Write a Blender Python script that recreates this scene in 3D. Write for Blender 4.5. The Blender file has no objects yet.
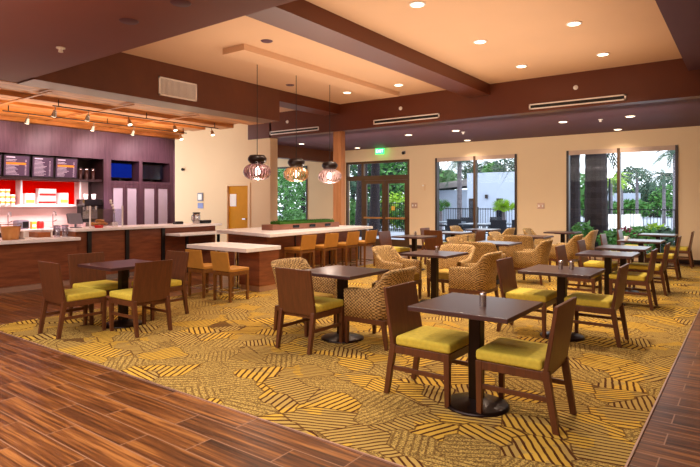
import bpy, math, random
from mathutils import Vector, Matrix
random.seed(7)
S = bpy.context.scene
COL = S.collection
PI = math.pi

# ------------------------------------------------------------------ colours / materials
def lin(c):
    c /= 255.0
    return c / 12.92 if c <= 0.04045 else ((c + 0.055) / 1.055) ** 2.4
def RGB(r, g, b): return (lin(r), lin(g), lin(b), 1.0)

def new_mat(name):
    m = bpy.data.materials.new(name); m.use_nodes = True
    nt = m.node_tree
    return m, nt, nt.nodes['Principled BSDF']
def N(nt, t, **kw):
    n = nt.nodes.new(t)
    for k, v in kw.items():
        if k in n.inputs.keys(): n.inputs[k].default_value = v
        else: setattr(n, k, v)
    return n
def L(nt, a, b): nt.links.new(a, b)
def ramp(nt, stops):
    r = nt.nodes.new('ShaderNodeValToRGB'); e = r.color_ramp.elements
    e[0].position, e[0].color = stops[0]; e[1].position, e[1].color = stops[-1]
    for p, c in stops[1:-1]:
        q = e.new(p); q.color = c
    return r
def mth(nt, op, a, b=None):
    n = nt.nodes.new('ShaderNodeMath'); n.operation = op
    for i, v in enumerate((a, b)):
        if v is None: continue
        if isinstance(v, (int, float)): n.inputs[i].default_value = v
        else: L(nt, v, n.inputs[i])
    return n.outputs[0]

def plain(name, c, rough=0.5, metal=0.0, var=0.08, scale=6.0, bump=0.0, bscale=80.0, spec=0.5):
    m, nt, b = new_mat(name)
    tc = N(nt, 'ShaderNodeTexCoord')
    nz = N(nt, 'ShaderNodeTexNoise', Scale=scale, Detail=3.0); L(nt, tc.outputs['Object'], nz.inputs['Vector'])
    lo = tuple(x * (1 - var) for x in c[:3]) + (1,); hi = tuple(min(1, x * (1 + var)) for x in c[:3]) + (1,)
    r = ramp(nt, [(0.3, lo), (0.7, hi)]); L(nt, nz.outputs['Fac'], r.inputs['Fac'])
    L(nt, r.outputs['Color'], b.inputs['Base Color'])
    b.inputs['Roughness'].default_value = rough; b.inputs['Metallic'].default_value = metal
    b.inputs['Specular IOR Level'].default_value = spec
    if bump > 0:
        n2 = N(nt, 'ShaderNodeTexNoise', Scale=bscale, Detail=2.0); L(nt, tc.outputs['Object'], n2.inputs['Vector'])
        bp = N(nt, 'ShaderNodeBump', Strength=bump, Distance=0.01); L(nt, n2.outputs['Fac'], bp.inputs['Height'])
        L(nt, bp.outputs['Normal'], b.inputs['Normal'])
    return m
def wood(name, c1, c2, stretch=(14, 14, 1.2), rough=0.35, spec=0.5):
    m, nt, b = new_mat(name)
    tc = N(nt, 'ShaderNodeTexCoord'); mp = N(nt, 'ShaderNodeMapping'); mp.inputs['Scale'].default_value = stretch
    L(nt, tc.outputs['Object'], mp.inputs['Vector'])
    nz = N(nt, 'ShaderNodeTexNoise', Scale=2.0, Detail=5.0, Roughness=0.65); L(nt, mp.outputs['Vector'], nz.inputs['Vector'])
    r = ramp(nt, [(0.3, c1), (0.72, c2)]); L(nt, nz.outputs['Fac'], r.inputs['Fac'])
    L(nt, r.outputs['Color'], b.inputs['Base Color'])
    b.inputs['Roughness'].default_value = rough; b.inputs['Specular IOR Level'].default_value = spec
    return m
def emit(name, c, s, var=0.0):
    m, nt, b = new_mat(name)
    b.inputs['Base Color'].default_value = c; b.inputs['Specular IOR Level'].default_value = 0.0; b.inputs['Roughness'].default_value = .9
    tc = N(nt, 'ShaderNodeTexCoord'); nz = N(nt, 'ShaderNodeTexNoise', Scale=8.0); L(nt, tc.outputs['Object'], nz.inputs['Vector'])
    r = ramp(nt, [(0.3, tuple(x * (1 - var) for x in c[:3]) + (1,)), (0.7, c)]); L(nt, nz.outputs['Fac'], r.inputs['Fac'])
    L(nt, r.outputs['Color'], b.inputs['Emission Color']); b.inputs['Emission Strength'].default_value = s
    return m
def glass(name, tint=(1, 1, 1, 1), refl=0.06, rough=0.0):
    m, nt, b = new_mat(name); nt.nodes.remove(b)
    out = [n for n in nt.nodes if n.type == 'OUTPUT_MATERIAL'][0]
    t = N(nt, 'ShaderNodeBsdfTransparent'); t.inputs['Color'].default_value = tint
    g = N(nt, 'ShaderNodeBsdfGlossy'); g.inputs['Roughness'].default_value = rough
    mx = N(nt, 'ShaderNodeMixShader'); mx.inputs['Fac'].default_value = refl
    L(nt, t.outputs[0], mx.inputs[1]); L(nt, g.outputs[0], mx.inputs[2]); L(nt, mx.outputs[0], out.inputs['Surface'])
    return m

M = {}
M['chair_wood'] = wood('chair wood', RGB(84, 46, 26), RGB(108, 61, 34), rough=0.36)
M['table_top'] = plain('table top laminate', RGB(68, 39, 40), 0.3, 0, 0.06, 2.0, spec=0.8)
M['bronze'] = plain('dark bronze', RGB(38, 24, 20), 0.3, 0.6, 0.15)
M['seat'] = plain('yellow seat fabric', RGB(212, 188, 66), 0.85, 0, 0.10, 30, 0.25, 300)
M['cushion'] = plain('olive cushion fabric', RGB(190, 152, 62), 0.85, 0, 0.12, 30, 0.25, 300)
M['stool_wood'] = wood('stool wood', RGB(104, 62, 22), RGB(138, 86, 34), rough=0.42)
M['stool_pad'] = plain('amber stool upholstery', RGB(190, 132, 52), 0.6, 0, 0.08, 10)
M['steel'] = plain('brushed steel', RGB(190, 185, 185), 0.25, 0.9, 0.06, 20)
M['chrome'] = plain('polished chrome', RGB(225, 225, 235), 0.12, 1.0, 0.03)
M['wall'] = plain('cream wall paint', RGB(238, 208, 168), 0.85, 0, 0.02, 1.0)
M['ceiling'] = plain('warm ceiling paint', RGB(218, 174, 136), 0.9, 0, 0.03, 0.8)
M['soffit'] = plain('red brown soffit paint', RGB(116, 55, 35), 0.6, 0, 0.06, 0.8)
M['fascia'] = plain('red brown beam paint', RGB(98, 45, 22), 0.4, 0, 0.06, 1.0)
M['lowceil'] = plain('purple brown ceiling paint', RGB(90, 54, 66), 0.7, 0, 0.05, 0.8)
M['boxpanel'] = wood('brown panel', RGB(96, 52, 32), RGB(112, 62, 38), (3, 1.0, 0.5), rough=0.4)
M['trimwhite'] = plain('off white grille paint', RGB(252, 244, 236), 0.5, 0, 0.03)
M['black'] = plain('black paint', RGB(14, 12, 14), 0.45, 0, 0.1)
M['blackgloss'] = plain('glossy black', RGB(16, 14, 18), 0.15, 0, 0.1)
M['frame'] = plain('dark bronze window frame', RGB(48, 34, 30), 0.4, 0.3, 0.08)
M['doorframe'] = plain('bronze door frame', RGB(86, 58, 30), 0.4, 0.3, 0.08)
M['glass'] = glass('clear window glass', (0.97, 0.985, 1, 1), 0.006)
M['shade_blind'] = plain('cream blind fabric', RGB(206, 176, 156), 0.8, 0, 0.04)
M['cab'] = wood('cabinet wood with plum light tint', RGB(78, 54, 70), RGB(108, 80, 96), (8, 8, 0.8), rough=0.45)  # purple of the lighting is put into the wood colour
M['cabdark'] = wood('dark cabinet interior', RGB(40, 22, 26), RGB(58, 34, 38), (8, 8, 0.8), rough=0.5)
M['frosted'] = plain('frosted glass panel', RGB(216, 216, 238), 0.35, 0, 0.06, 3)
M['barwood'] = wood('bar front wood', RGB(104, 54, 34), RGB(150, 86, 54), (1.5, 1.2, 9), rough=0.35)
M['baredge'] = wood('bar end wood', RGB(150, 84, 40), RGB(180, 106, 56), (8, 8, 1), rough=0.4)
M['quartz'] = plain('pale quartz', RGB(252, 246, 246), 0.3, 0, 0.04, 12)
M['kick'] = plain('kick plate metal', RGB(196, 160, 140), 0.35, 0.6, 0.08)
M['red'] = emit('emissive red panel', RGB(165, 4, 0), 0.45)  # emission added to the panel colour to keep the red strong
M['white'] = plain('white card', RGB(246, 240, 236), 0.6, 0, 0.03)
M['tile'] = None
M['plank'] = wood('honey ceiling plank', RGB(150, 82, 32), RGB(232, 158, 84), (5, 0.7, 5), rough=0.45)
M['postwood'] = wood('post wood', RGB(172, 112, 64), RGB(204, 144, 92), (10, 10, 0.8), rough=0.45)
M['yellowdoor'] = plain('ochre door paint', RGB(206, 138, 0), 0.6, 0, 0.04, spec=.15)
M['grass'] = plain('artificial grass', RGB(48, 98, 18), 0.9, 0, 0.3, 60)
M['planter'] = wood('planter wood', RGB(120, 74, 56), RGB(150, 98, 74), (2, 2, 12), rough=0.5)
M['screen'] = emit('blue lit screen', RGB(8, 30, 120), 0.22, 0.7)
M['screenoff'] = plain('dark screen', RGB(20, 22, 40), 0.12, 0, 0.2)
M['menu'] = plain('menu panel', RGB(88, 70, 98), 0.35, 0, 0.05)
M['menutext'] = emit('menu lettering', RGB(220, 210, 225), 0.4)
M['menuorange'] = emit('menu highlight', RGB(220, 140, 50), 0.35)
M['exit'] = emit('green exit sign', RGB(60, 255, 120), 2.2)
M['exittext'] = emit('exit lettering', RGB(230, 255, 235), 2.0)
M['lens'] = emit('warm lamp lens', RGB(255, 236, 205), 4)
M['bulb'] = emit('pendant bulb', RGB(255, 225, 205), 9)
M['canopyblack'] = plain('black pendant cap', RGB(34, 20, 20), 0.35, 0.2, 0.1)
M['copper'] = plain('warm copper metal', RGB(206, 150, 92), 0.28, 0.85, 0.12)
M['redplastic'] = plain('red plastic', RGB(214, 28, 22), 0.4, 0, 0.05)
M['grey'] = plain('grey plastic', RGB(120, 116, 128), 0.4, 0.1, 0.08)
M['yellowcard'] = plain('yellow carton', RGB(240, 190, 70), 0.6, 0, 0.05)
M['bread'] = plain('golden pastry', RGB(226, 160, 80), 0.6, 0, 0.2, 30)
M['coffee'] = plain('coffee beans', RGB(60, 32, 22), 0.5, 0, 0.4, 120)
M['clearglass'] = glass('drinkware glass', (0.86, 0.86, 0.93, 1), 0.18, 0.05)
M['skyblue'] = plain('blue sign plate', RGB(130, 140, 196), 0.5, 0, 0.05)
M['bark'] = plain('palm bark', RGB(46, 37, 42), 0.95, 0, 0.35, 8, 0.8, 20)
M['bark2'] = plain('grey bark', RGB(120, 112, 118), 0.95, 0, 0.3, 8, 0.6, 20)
M['leaf'] = plain('mid green leaves', RGB(70, 124, 50), 0.6, 0, 0.5, 3)
M['leafd'] = plain('dark green leaves', RGB(50, 78, 58), 0.7, 0, 0.5, 3)
M['leafl'] = plain('yellow green leaves', RGB(142, 180, 40), 0.6, 0, 0.35, 3)
M['leafr'] = plain('reddish leaves', RGB(150, 50, 80), 0.6, 0, 0.4, 3)
M['stucco'] = plain('white stucco', RGB(184, 192, 210), 0.9, 0, 0.04, 2)
M['rooftile'] = plain('grey roof tile', RGB(120, 112, 112), 0.9, 0, 0.15, 4)
M['patio'] = plain('pale patio concrete', RGB(172, 176, 190), 0.85, 0, 0.08, 2)
M['iron'] = plain('black iron', RGB(22, 24, 30), 0.5, 0.4, 0.1)
M['outdark'] = plain('dark outdoor wicker', RGB(34, 38, 52), 0.7, 0, 0.15)
M['outtop'] = plain('outdoor table top', RGB(120, 130, 150), 0.35, 0.2, 0.1)
M['lampglow'] = emit('street lamp globe', RGB(255, 244, 230), 4)
def ribmat(name, c):
    m, nt, b = new_mat(name)
    tc = N(nt, 'ShaderNodeTexCoord'); nz = N(nt, 'ShaderNodeTexNoise', Scale=14.0, Detail=2.0)
    L(nt, tc.outputs['Object'], nz.inputs['Vector'])
    r = ramp(nt, [(0.35, tuple(x * 0.35 for x in c[:3]) + (1,)), (0.65, c)]); L(nt, nz.outputs['Fac'], r.inputs['Fac'])
    L(nt, r.outputs['Color'], b.inputs['Base Color']); b.inputs['Roughness'].default_value = 0.2
    b.inputs['Transmission Weight'].default_value = 0.25
    return m
M['rib1'] = ribmat('plum glass ribs', RGB(190, 146, 154))
M['rib2'] = ribmat('amber glass ribs', RGB(226, 176, 120))
M['rib3'] = ribmat('rose glass ribs', RGB(250, 216, 218))

def make_rattan():
    m, nt, b = new_mat('woven rattan')
    tc = N(nt, 'ShaderNodeTexCoord')
    sep = N(nt, 'ShaderNodeSeparateXYZ'); L(nt, tc.outputs['Object'], sep.inputs[0])
    nz = N(nt, 'ShaderNodeTexNoise', Scale=55.0, Detail=2.5); L(nt, tc.outputs['Object'], nz.inputs['Vector'])
    h = mth(nt, 'ADD', sep.outputs['X'], sep.outputs['Y'])
    h2 = mth(nt, 'SUBTRACT', sep.outputs['X'], sep.outputs['Y'])
    a = mth(nt, 'SINE', mth(nt, 'ADD', mth(nt, 'MULTIPLY', h, 150), mth(nt, 'MULTIPLY', nz.outputs['Fac'], 4)))
    z = mth(nt, 'SINE', mth(nt, 'ADD', mth(nt, 'MULTIPLY', sep.outputs['Z'], 190), mth(nt, 'MULTIPLY', nz.outputs['Fac'], 5)))
    v = mth(nt, 'MULTIPLY_ADD', mth(nt, 'MULTIPLY', a, z), 0.5); v.node.inputs[2].default_value = 0.5
    v2 = mth(nt, 'ADD', mth(nt, 'MULTIPLY', v, 0.42), mth(nt, 'MULTIPLY', nz.outputs['Fac'], 0.58))
    r = ramp(nt, [(0.28, RGB(62, 40, 18)), (0.46, RGB(150, 112, 60)), (0.68, RGB(220, 182, 118))])
    L(nt, v2, r.inputs['Fac']); L(nt, r.outputs['Color'], b.inputs['Base Color'])
    bp = N(nt, 'ShaderNodeBump', Strength=0.8, Distance=0.008); L(nt, v2, bp.inputs['Height']); L(nt, bp.outputs['Normal'], b.inputs['Normal'])
    b.inputs['Roughness'].default_value = 0.65
    return m
M['rattan'] = make_rattan()

def make_floor():
    m, nt, b = new_mat('wood look plank floor')
    tc = N(nt, 'ShaderNodeTexCoord')
    mp = N(nt, 'ShaderNodeMapping'); mp.inputs['Location'].default_value = (0.05, 0.15, 0); L(nt, tc.outputs['Object'], mp.inputs['Vector'])
    br = N(nt, 'ShaderNodeTexBrick'); br.offset = 0.42; br.offset_frequency = 2
    for k, v in (('Scale', 1.0), ('Mortar Size', 0.0045), ('Mortar Smooth', 0.3), ('Brick Width', 0.9), ('Row Height', 0.2), ('Bias', 0.0)):
        br.inputs[k].default_value = v
    br.inputs['Color1'].default_value = (0, 0, 0, 1); br.inputs['Color2'].default_value = (1, 1, 1, 1); br.inputs['Mortar'].default_value = (0.5, 0.5, 0.5, 1)
    L(nt, mp.outputs['Vector'], br.inputs['Vector'])
    st = N(nt, 'ShaderNodeMapping'); st.inputs['Scale'].default_value = (0.8, 22, 1); L(nt, tc.outputs['Object'], st.inputs['Vector'])
    nz = N(nt, 'ShaderNodeTexNoise', noise_dimensions='4D', Scale=1.5, Detail=4.0, Roughness=0.6, Distortion=0.4)
    L(nt, st.outputs['Vector'], nz.inputs['Vector'])
    L(nt, mth(nt, 'MULTIPLY', br.outputs['Color'], 37.0), nz.inputs['W'])
    s2 = mth(nt, 'ADD', nz.outputs['Fac'], mth(nt, 'MULTIPLY', mth(nt, 'SUBTRACT', br.outputs['Color'], 0.5), 0.10))
    r = ramp(nt, [(0.33, RGB(52, 28, 14)), (0.45, RGB(92, 52, 24)), (0.54, RGB(120, 71, 33)), (0.68, RGB(172, 112, 56))])
    L(nt, s2, r.inputs['Fac'])
    mx = N(nt, 'ShaderNodeMix', data_type='RGBA'); L(nt, br.outputs['Fac'], mx.inputs['Factor'])
    L(nt, r.outputs['Color'], mx.inputs[6]); mx.inputs[7].default_value = RGB(158, 118, 90)
    L(nt, mx.outputs[2], b.inputs['Base Color'])
    b.inputs['Roughness'].default_value = 0.33
    return m
M['floor'] = make_floor()

def make_carpet():
    m, nt, b = new_mat('patterned gold carpet')
    tc = N(nt, 'ShaderNodeTexCoord')
    sq = N(nt, 'ShaderNodeMapping'); sq.inputs['Scale'].default_value = (1, 1.25, 0); sq.inputs['Rotation'].default_value = (0, 0, .5); L(nt, tc.outputs['Object'], sq.inputs['Vector'])
    vo = N(nt, 'ShaderNodeTexVoronoi', Scale=2.7, Randomness=1.0, voronoi_dimensions='2D', distance='MANHATTAN'); L(nt, sq.outputs['Vector'], vo.inputs['Vector'])
    sc = N(nt, 'ShaderNodeSeparateColor'); L(nt, vo.outputs['Color'], sc.inputs[0])
    ang = mth(nt, 'MULTIPLY', sc.outputs[0], PI)
    sx = N(nt, 'ShaderNodeSeparateXYZ'); L(nt, tc.outputs['Object'], sx.inputs[0])
    wob = N(nt, 'ShaderNodeTexNoise', Scale=9.0, Detail=1.0); L(nt, tc.outputs['Object'], wob.inputs['Vector'])
    p = mth(nt, 'ADD', mth(nt, 'MULTIPLY', sx.outputs['X'], mth(nt, 'COSINE', ang)), mth(nt, 'MULTIPLY', sx.outputs['Y'], mth(nt, 'SINE', ang)))
    p = mth(nt, 'ADD', p, mth(nt, 'MULTIPLY', wob.outputs['Fac'], 0.018))
    per = mth(nt, 'ADD', 16.0, mth(nt, 'MULTIPLY', sc.outputs[1], 9.0))
    fr = mth(nt, 'FRACT', mth(nt, 'MULTIPLY', p, per))
    line = mth(nt, 'LESS_THAN', fr, 0.34)
    v2 = N(nt, 'ShaderNodeTexVoronoi', Scale=2.7, Randomness=1.0, voronoi_dimensions='2D', distance='MANHATTAN', feature='F2'); L(nt, sq.outputs['Vector'], v2.inputs['Vector'])
    edge = mth(nt, 'LESS_THAN', mth(nt, 'SUBTRACT', v2.outputs['Distance'], vo.outputs['Distance']), 0.05)
    fine = N(nt, 'ShaderNodeTexNoise', Scale=100.0, Detail=2.0); L(nt, tc.outputs['Object'], fine.inputs['Vector'])
    big = N(nt, 'ShaderNodeTexNoise', Scale=2.3, Detail=2.0); L(nt, tc.outputs['Object'], big.inputs['Vector'])
    stip = mth(nt, 'GREATER_THAN', sc.outputs[2], 0.60)          # flecked cells
    base = N(nt, 'ShaderNodeMix', data_type='RGBA'); L(nt, mth(nt, 'GREATER_THAN', mth(nt, 'ADD', big.outputs['Fac'], mth(nt, 'MULTIPLY', sc.outputs[1], 0.2)), 0.6), base.inputs['Factor'])
    base.inputs[6].default_value = RGB(214, 172, 72); base.inputs[7].default_value = RGB(188, 156, 84)
    fl = ramp(nt, [(0.40, RGB(118, 92, 50)), (0.58, RGB(208, 174, 94))]); L(nt, fine.outputs['Fac'], fl.inputs['Fac'])
    m1 = N(nt, 'ShaderNodeMix', data_type='RGBA'); L(nt, stip, m1.inputs['Factor']); L(nt, base.outputs[2], m1.inputs[6]); L(nt, fl.outputs['Color'], m1.inputs[7])
    lw = mth(nt, 'MULTIPLY', line, mth(nt, 'SUBTRACT', 1.0, mth(nt, 'MULTIPLY', stip, 0.45)))
    lw = mth(nt, 'MAXIMUM', lw, mth(nt, 'MULTIPLY', edge, mth(nt, 'SUBTRACT', 0.75, mth(nt, 'MULTIPLY', stip, 0.4))))
    lw = mth(nt, 'MULTIPLY', lw, mth(nt, 'ADD', 0.8, mth(nt, 'MULTIPLY', fine.outputs['Fac'], 0.4))); lw.node.use_clamp = True
    m2 = N(nt, 'ShaderNodeMix', data_type='RGBA'); L(nt, lw, m2.inputs['Factor']); L(nt, m1.outputs[2], m2.inputs[6]); m2.inputs[7].default_value = RGB(84, 46, 24)
    L(nt, m2.outputs[2], b.inputs['Base Color']); b.inputs['Roughness'].default_value = 0.95; b.inputs['Specular IOR Level'].default_value = 0.1
    bp = N(nt, 'ShaderNodeBump', Strength=0.35, Distance=0.006); L(nt, fine.outputs['Fac'], bp.inputs['Height']); L(nt, bp.outputs['Normal'], b.inputs['Normal'])
    return m
M['carpet'] = make_carpet()
def make_tile():
    m, nt, b = new_mat('pale wall tile')
    tc = N(nt, 'ShaderNodeTexCoord'); mp = N(nt, 'ShaderNodeMapping'); mp.inputs['Rotation'].default_value = (PI / 2, 0, PI / 2)
    L(nt, tc.outputs['Object'], mp.inputs['Vector'])
    br = N(nt, 'ShaderNodeTexBrick'); br.inputs['Scale'].default_value = 1.0; br.inputs['Brick Width'].default_value = 0.3; br.inputs['Row Height'].default_value = 0.15
    br.inputs['Mortar Size'].default_value = 0.004
    br.inputs['Color1'].default_value = RGB(222, 186, 180); br.inputs['Color2'].default_value = RGB(232, 200, 194); br.inputs['Mortar'].default_value = RGB(190, 150, 150)
    L(nt, mp.outputs['Vector'], br.inputs['Vector']); L(nt, br.outputs['Color'], b.inputs['Base Color']); b.inputs['Roughness'].default_value = 0.25
    return m
M['tile'] = make_tile()

# ------------------------------------------------------------------ mesh helpers
class MB:
    def __init__(s): s.v = []; s.f = []; s.sm = []
    def add(s, vs, fs, smooth=False):
        o = len(s.v); s.v += [tuple(p) for p in vs]
        s.f += [tuple(i + o for i in f) for f in fs]; s.sm += [smooth] * len(fs); return s
    def box(s, x0, x1, y0, y1, z0, z1):
        vs = [(x, y, z) for z in (z0, z1) for y in (y0, y1) for x in (x0, x1)]
        return s.add(vs, [(0, 2, 3, 1), (4, 5, 7, 6), (0, 1, 5, 4), (2, 6, 7, 3), (0, 4, 6, 2), (1, 3, 7, 5)])
    def hexa(s, b, t):   # bottom 4 pts ccw, top 4 pts ccw
        return s.add(list(b) + list(t), [(3, 2, 1, 0), (4, 5, 6, 7), (0, 1, 5, 4), (1, 2, 6, 5), (2, 3, 7, 6), (3, 0, 4, 7)])
    def bar(s, p0, p1, w0, d0, w1=None, d1=None):   # mostly vertical square bar with taper, cross section in x,y
        w1 = w0 if w1 is None else w1; d1 = d0 if d1 is None else d1
        q = lambda p, w, d: [(p[0] - w / 2, p[1] - d / 2, p[2]), (p[0] + w / 2, p[1] - d / 2, p[2]), (p[0] + w / 2, p[1] + d / 2, p[2]), (p[0] - w / 2, p[1] + d / 2, p[2])]
        return s.hexa(q(p0, w0, d0), q(p1, w1, d1))
    def tube(s, p0, p1, r0, r1=None, n=10, cap=True, smooth=True):
        r1 = r0 if r1 is None else r1
        p0 = Vector(p0); p1 = Vector(p1); d = (p1 - p0).normalized()
        a = d.orthogonal().normalized(); b = d.cross(a)
        vs = [p + r * (math.cos(2 * PI * i / n) * a + math.sin(2 * PI * i / n) * b) for p, r in ((p0, r0), (p1, r1)) for i in range(n)]
        s.add(vs, [(i, (i + 1) % n, n + (i + 1) % n, n + i) for i in range(n)], smooth)
        if cap:
            s.add(vs[:n], [tuple(range(n - 1, -1, -1))]); s.add(vs[n:], [tuple(range(n))])
        return s
    def path(s, pts, r, n=6):
        for a, b in zip(pts, pts[1:]): s.tube(a, b, r, r, n)
        return s
    def lathe(s, prof, c=(0, 0, 0), n=20, smooth=True):   # profile [(r,z)]
        vs = [(c[0] + r * math.cos(2 * PI * i / n), c[1] + r * math.sin(2 * PI * i / n), c[2] + z) for r, z in prof for i in range(n)]
        fs = [(k * n + i, k * n + (i + 1) % n, (k + 1) * n + (i + 1) % n, (k + 1) * n + i) for k in range(len(prof) - 1) for i in range(n)]
        s.add(vs, fs, smooth)
        if prof[0][0] > 1e-4: s.add(vs[:n], [tuple(range(n - 1, -1, -1))])
        if prof[-1][0] > 1e-4: s.add(vs[-n:], [tuple(range(n))])
        return s
    def ell(s, c, rx, ry, rz, n=12, m=8):
        vs = [(c[0] + rx * math.sin(PI * j / m) * math.cos(2 * PI * i / n), c[1] + ry * math.sin(PI * j / m) * math.sin(2 * PI * i / n), c[2] + rz * math.cos(PI * j / m)) for j in range(m + 1) for i in range(n)]
        return s.add(vs, [(j * n + i, (j + 1) * n + i, (j + 1) * n + (i + 1) % n, j * n + (i + 1) % n) for j in range(m) for i in range(n)], True)
    def build(s, name, mat, parent=None, bevel=0, seg=2):
        me = bpy.data.meshes.new(name); me.from_pydata(s.v, [], s.f)
        me.polygons.foreach_set('use_smooth', s.sm)
        me.materials.append(M[mat] if isinstance(mat, str) else mat); me.update()
        o = bpy.data.objects.new(name, me); COL.objects.link(o)
        if parent: o.parent = parent
        if bevel:
            b = o.modifiers.new('bevel', 'BEVEL'); b.width = bevel; b.segments = seg; b.limit_method = 'ANGLE'; b.angle_limit = 0.7
        return o
def tag(o, label, cat, group=None):
    o['label'] = label; o['category'] = cat
    if group: o['group'] = group
    return o
def thing(name, label, cat, loc=(0, 0, 0), rot=0, group=None):
    o = bpy.data.objects.new(name, None); COL.objects.link(o); o.empty_display_size = 0.1
    o.location = loc; o.rotation_euler = (0, 0, math.radians(rot)); return tag(o, label, cat, group)
def place(o, loc, rot=0):
    o.location = loc; o.rotation_euler = (0, 0, math.radians(rot)); return o
def struct(o): o['kind'] = 'structure'; return o
def stuff(o): o['kind'] = 'stuff'; return o
def copy_tree(o, parent=None):
    c = o.copy(); COL.objects.link(c); c.parent = parent
    for ch in list(o.children): copy_tree(ch, c)
    return c
class Proto:
    """first use places the prototype itself, later uses copy it"""
    def __init__(s, root): s.root = root; s.used = False
    def put(s, label, loc, rot=0, group=None):
        o = copy_tree(s.root) if s.used else s.root; s.used = True
        place(o, loc, rot); o['label'] = label
        if group: o['group'] = group
        return o

# ------------------------------------------------------------------ camera (level, lens shift keeps the verticals straight)
cam = bpy.data.cameras.new('camera'); co = bpy.data.objects.new('camera', cam); COL.objects.link(co)
co.location = (0, 0, 1.5); YAW = math.atan2(400, 543)
co.rotation_euler = (PI / 2, 0, YAW)
cam.sensor_width = 36; cam.lens = 543 * 36 / 700; cam.shift_y = -31.5 / 700; cam.clip_end = 400
S.camera = co

# ------------------------------------------------------------------ room shell
WY = 15.4; LOW = 3.32; HI = 4.0
b = MB(); b.box(-16, 4, -3, WY + .25, -0.12, 0); struct(b.build('floor', 'floor'))
b = MB(); b.box(-7.35, -0.57, 2.65, 14.95, 0.0, 0.006); struct(b.build('carpet', 'carpet'))
b = MB(); b.box(-7.36, -0.558, 2.64, 2.652, 0, 0.009); struct(b.build('trim_1', 'kick'))
b = MB(); b.box(-0.57, -0.558, 2.652, 14.95, 0, 0.009); struct(b.build('trim_2', 'kick'))

def wall_y(name, mat, x0, x1, y0, y1, z1, holes):
    m = MB(); x = x0
    for a, c, zb, zt in sorted(holes):
        m.box(x, a, y0, y1, 0, z1)
        if zb > 0.001: m.box(a, c, y0, y1, 0, zb)
        m.box(a, c, y0, y1, zt, z1); x = c
    m.box(x, x1, y0, y1, 0, z1); return struct(m.build(name, mat))
W1 = (-4.02, -1.41, 0.14, 2.89); W2 = (-7.99, -5.39, 0.14, 2.88); D1 = (-11.54, -8.94, 0, 2.9); W3 = (-15.1, -13.32, 0.14, 2.86)
wall_y('wall_back', 'wall', -16, 4, WY, WY + .25, 4.1, [W1, W2, D1, W3])
bb = MB()
for x0, x1 in ((-16, W3[0]), (-13.32, D1[0]), (D1[1], W2[0]), (W2[1], W1[0]), (W1[1], 4)): bb.box(x0, x1, WY - .015, WY, 0, 0.11)
struct(bb.build('baseboard_back', 'frame'))
# partition wall with the ochre door
wall_y('wall_left', 'wall', -16, -10.96, 11.06, 11.36, HI, [(-12.76, -11.83, 0, 2.0)])
bb = MB(); bb.box(-16, -12.84, 11.045, 11.06, 0, .1); bb.box(-11.76, -10.96, 11.045, 11.06, 0, .1); struct(bb.build('baseboard_left', 'frame'))
# bar back wall and side
b = MB(); b.box(-13.35, -13.15, -3, 9.02, 0, HI); struct(b.build('wall_bar', 'tile'))
b = MB(); b.box(3.8, 4.0, -3, WY, 0, 4.1); struct(b.build('wall_right', 'wall'))
b = MB(); b.box(-16, 4, -3.2, -3, 0, 4.1); struct(b.build('wall_front', 'wall'))
# ceilings
b = MB(); b.box(-16, 4, 3.66, 11.3, HI, HI + .1); b.box(-6.93, -6.42, 5.9, 10.6, 3.9, HI); struct(b.build('ceiling', 'ceiling'))
b = MB(); b.box(-16, 4, -3, 3.66, LOW, HI + .1); struct(b.build('ceiling_front_soffit', 'soffit'))
b = MB(); b.box(-0.86, 4, 3.66, 11.04, 3.77, HI); struct(b.build('ceiling_right_soffit', 'lowceil'))
b = MB(); b.box(-10.958, 4, 11.3, WY, LOW, LOW + .1); b.box(-16, -10.96, 11.36, WY, LOW, LOW + .1); struct(b.build('ceiling_window_bay', 'lowceil'))
b = MB(); b.box(-11.84, -10.9, 11.03, 11.06, LOW, HI); b.box(-10.96, 4, 11.03, 11.3, LOW, HI); struct(b.build('trim_3', 'fascia'))   # header over the window bay
b = MB(); b.box(-4.95, -4.44, 3.66, 11.03, 3.77, HI); struct(b.build('trim_4', 'fascia'))                       # big ceiling beam
b = MB(); b.box(-8.95, -8.45, 8.82, 11.03, 3.75, HI); struct(b.build('trim_5', 'fascia'))
b = MB(); b.box(-12.4, -12.1, 11.36, WY, 2.92, LOW); struct(b.build('trim_6', 'fascia'))
b = MB(); b.box(-9.0, -8.45, 3.66, 8.82, LOW - .02, HI); struct(b.build('trim_7', 'boxpanel'))                     # dropped box over the bar
# plank canopy over the bar
pl = MB()
xs = -12.45
for i in range(7):
    x1 = xs + 0.493; dz = (0, .075, .03, .09)[i % 4]
    pl.box(xs + .006, x1 - .006, -1.0, 8.90 - 0.05 * (i % 3), LOW - .04 + dz, LOW + .1); xs = x1
struct(pl.build('ceiling_planks', 'plank'))
pc = MB()
for y in (4.15, 5.6, 7.05): pc.box(-12.4, -9.05, y, y + .05, LOW - .055, LOW - .04)
struct(pc.build('trim_8', 'plank'))
b = MB(); b.box(-12.62, -12.38, -1, 9.12, LOW - .12, LOW + .02); struct(b.build('trim_9', 'plank'))
# timber post under the header
b = MB(); b.box(-8.70, -8.44, 11.07, 11.25, 0, LOW); struct(b.build('trim_10', 'postwood', bevel=.006))

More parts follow.
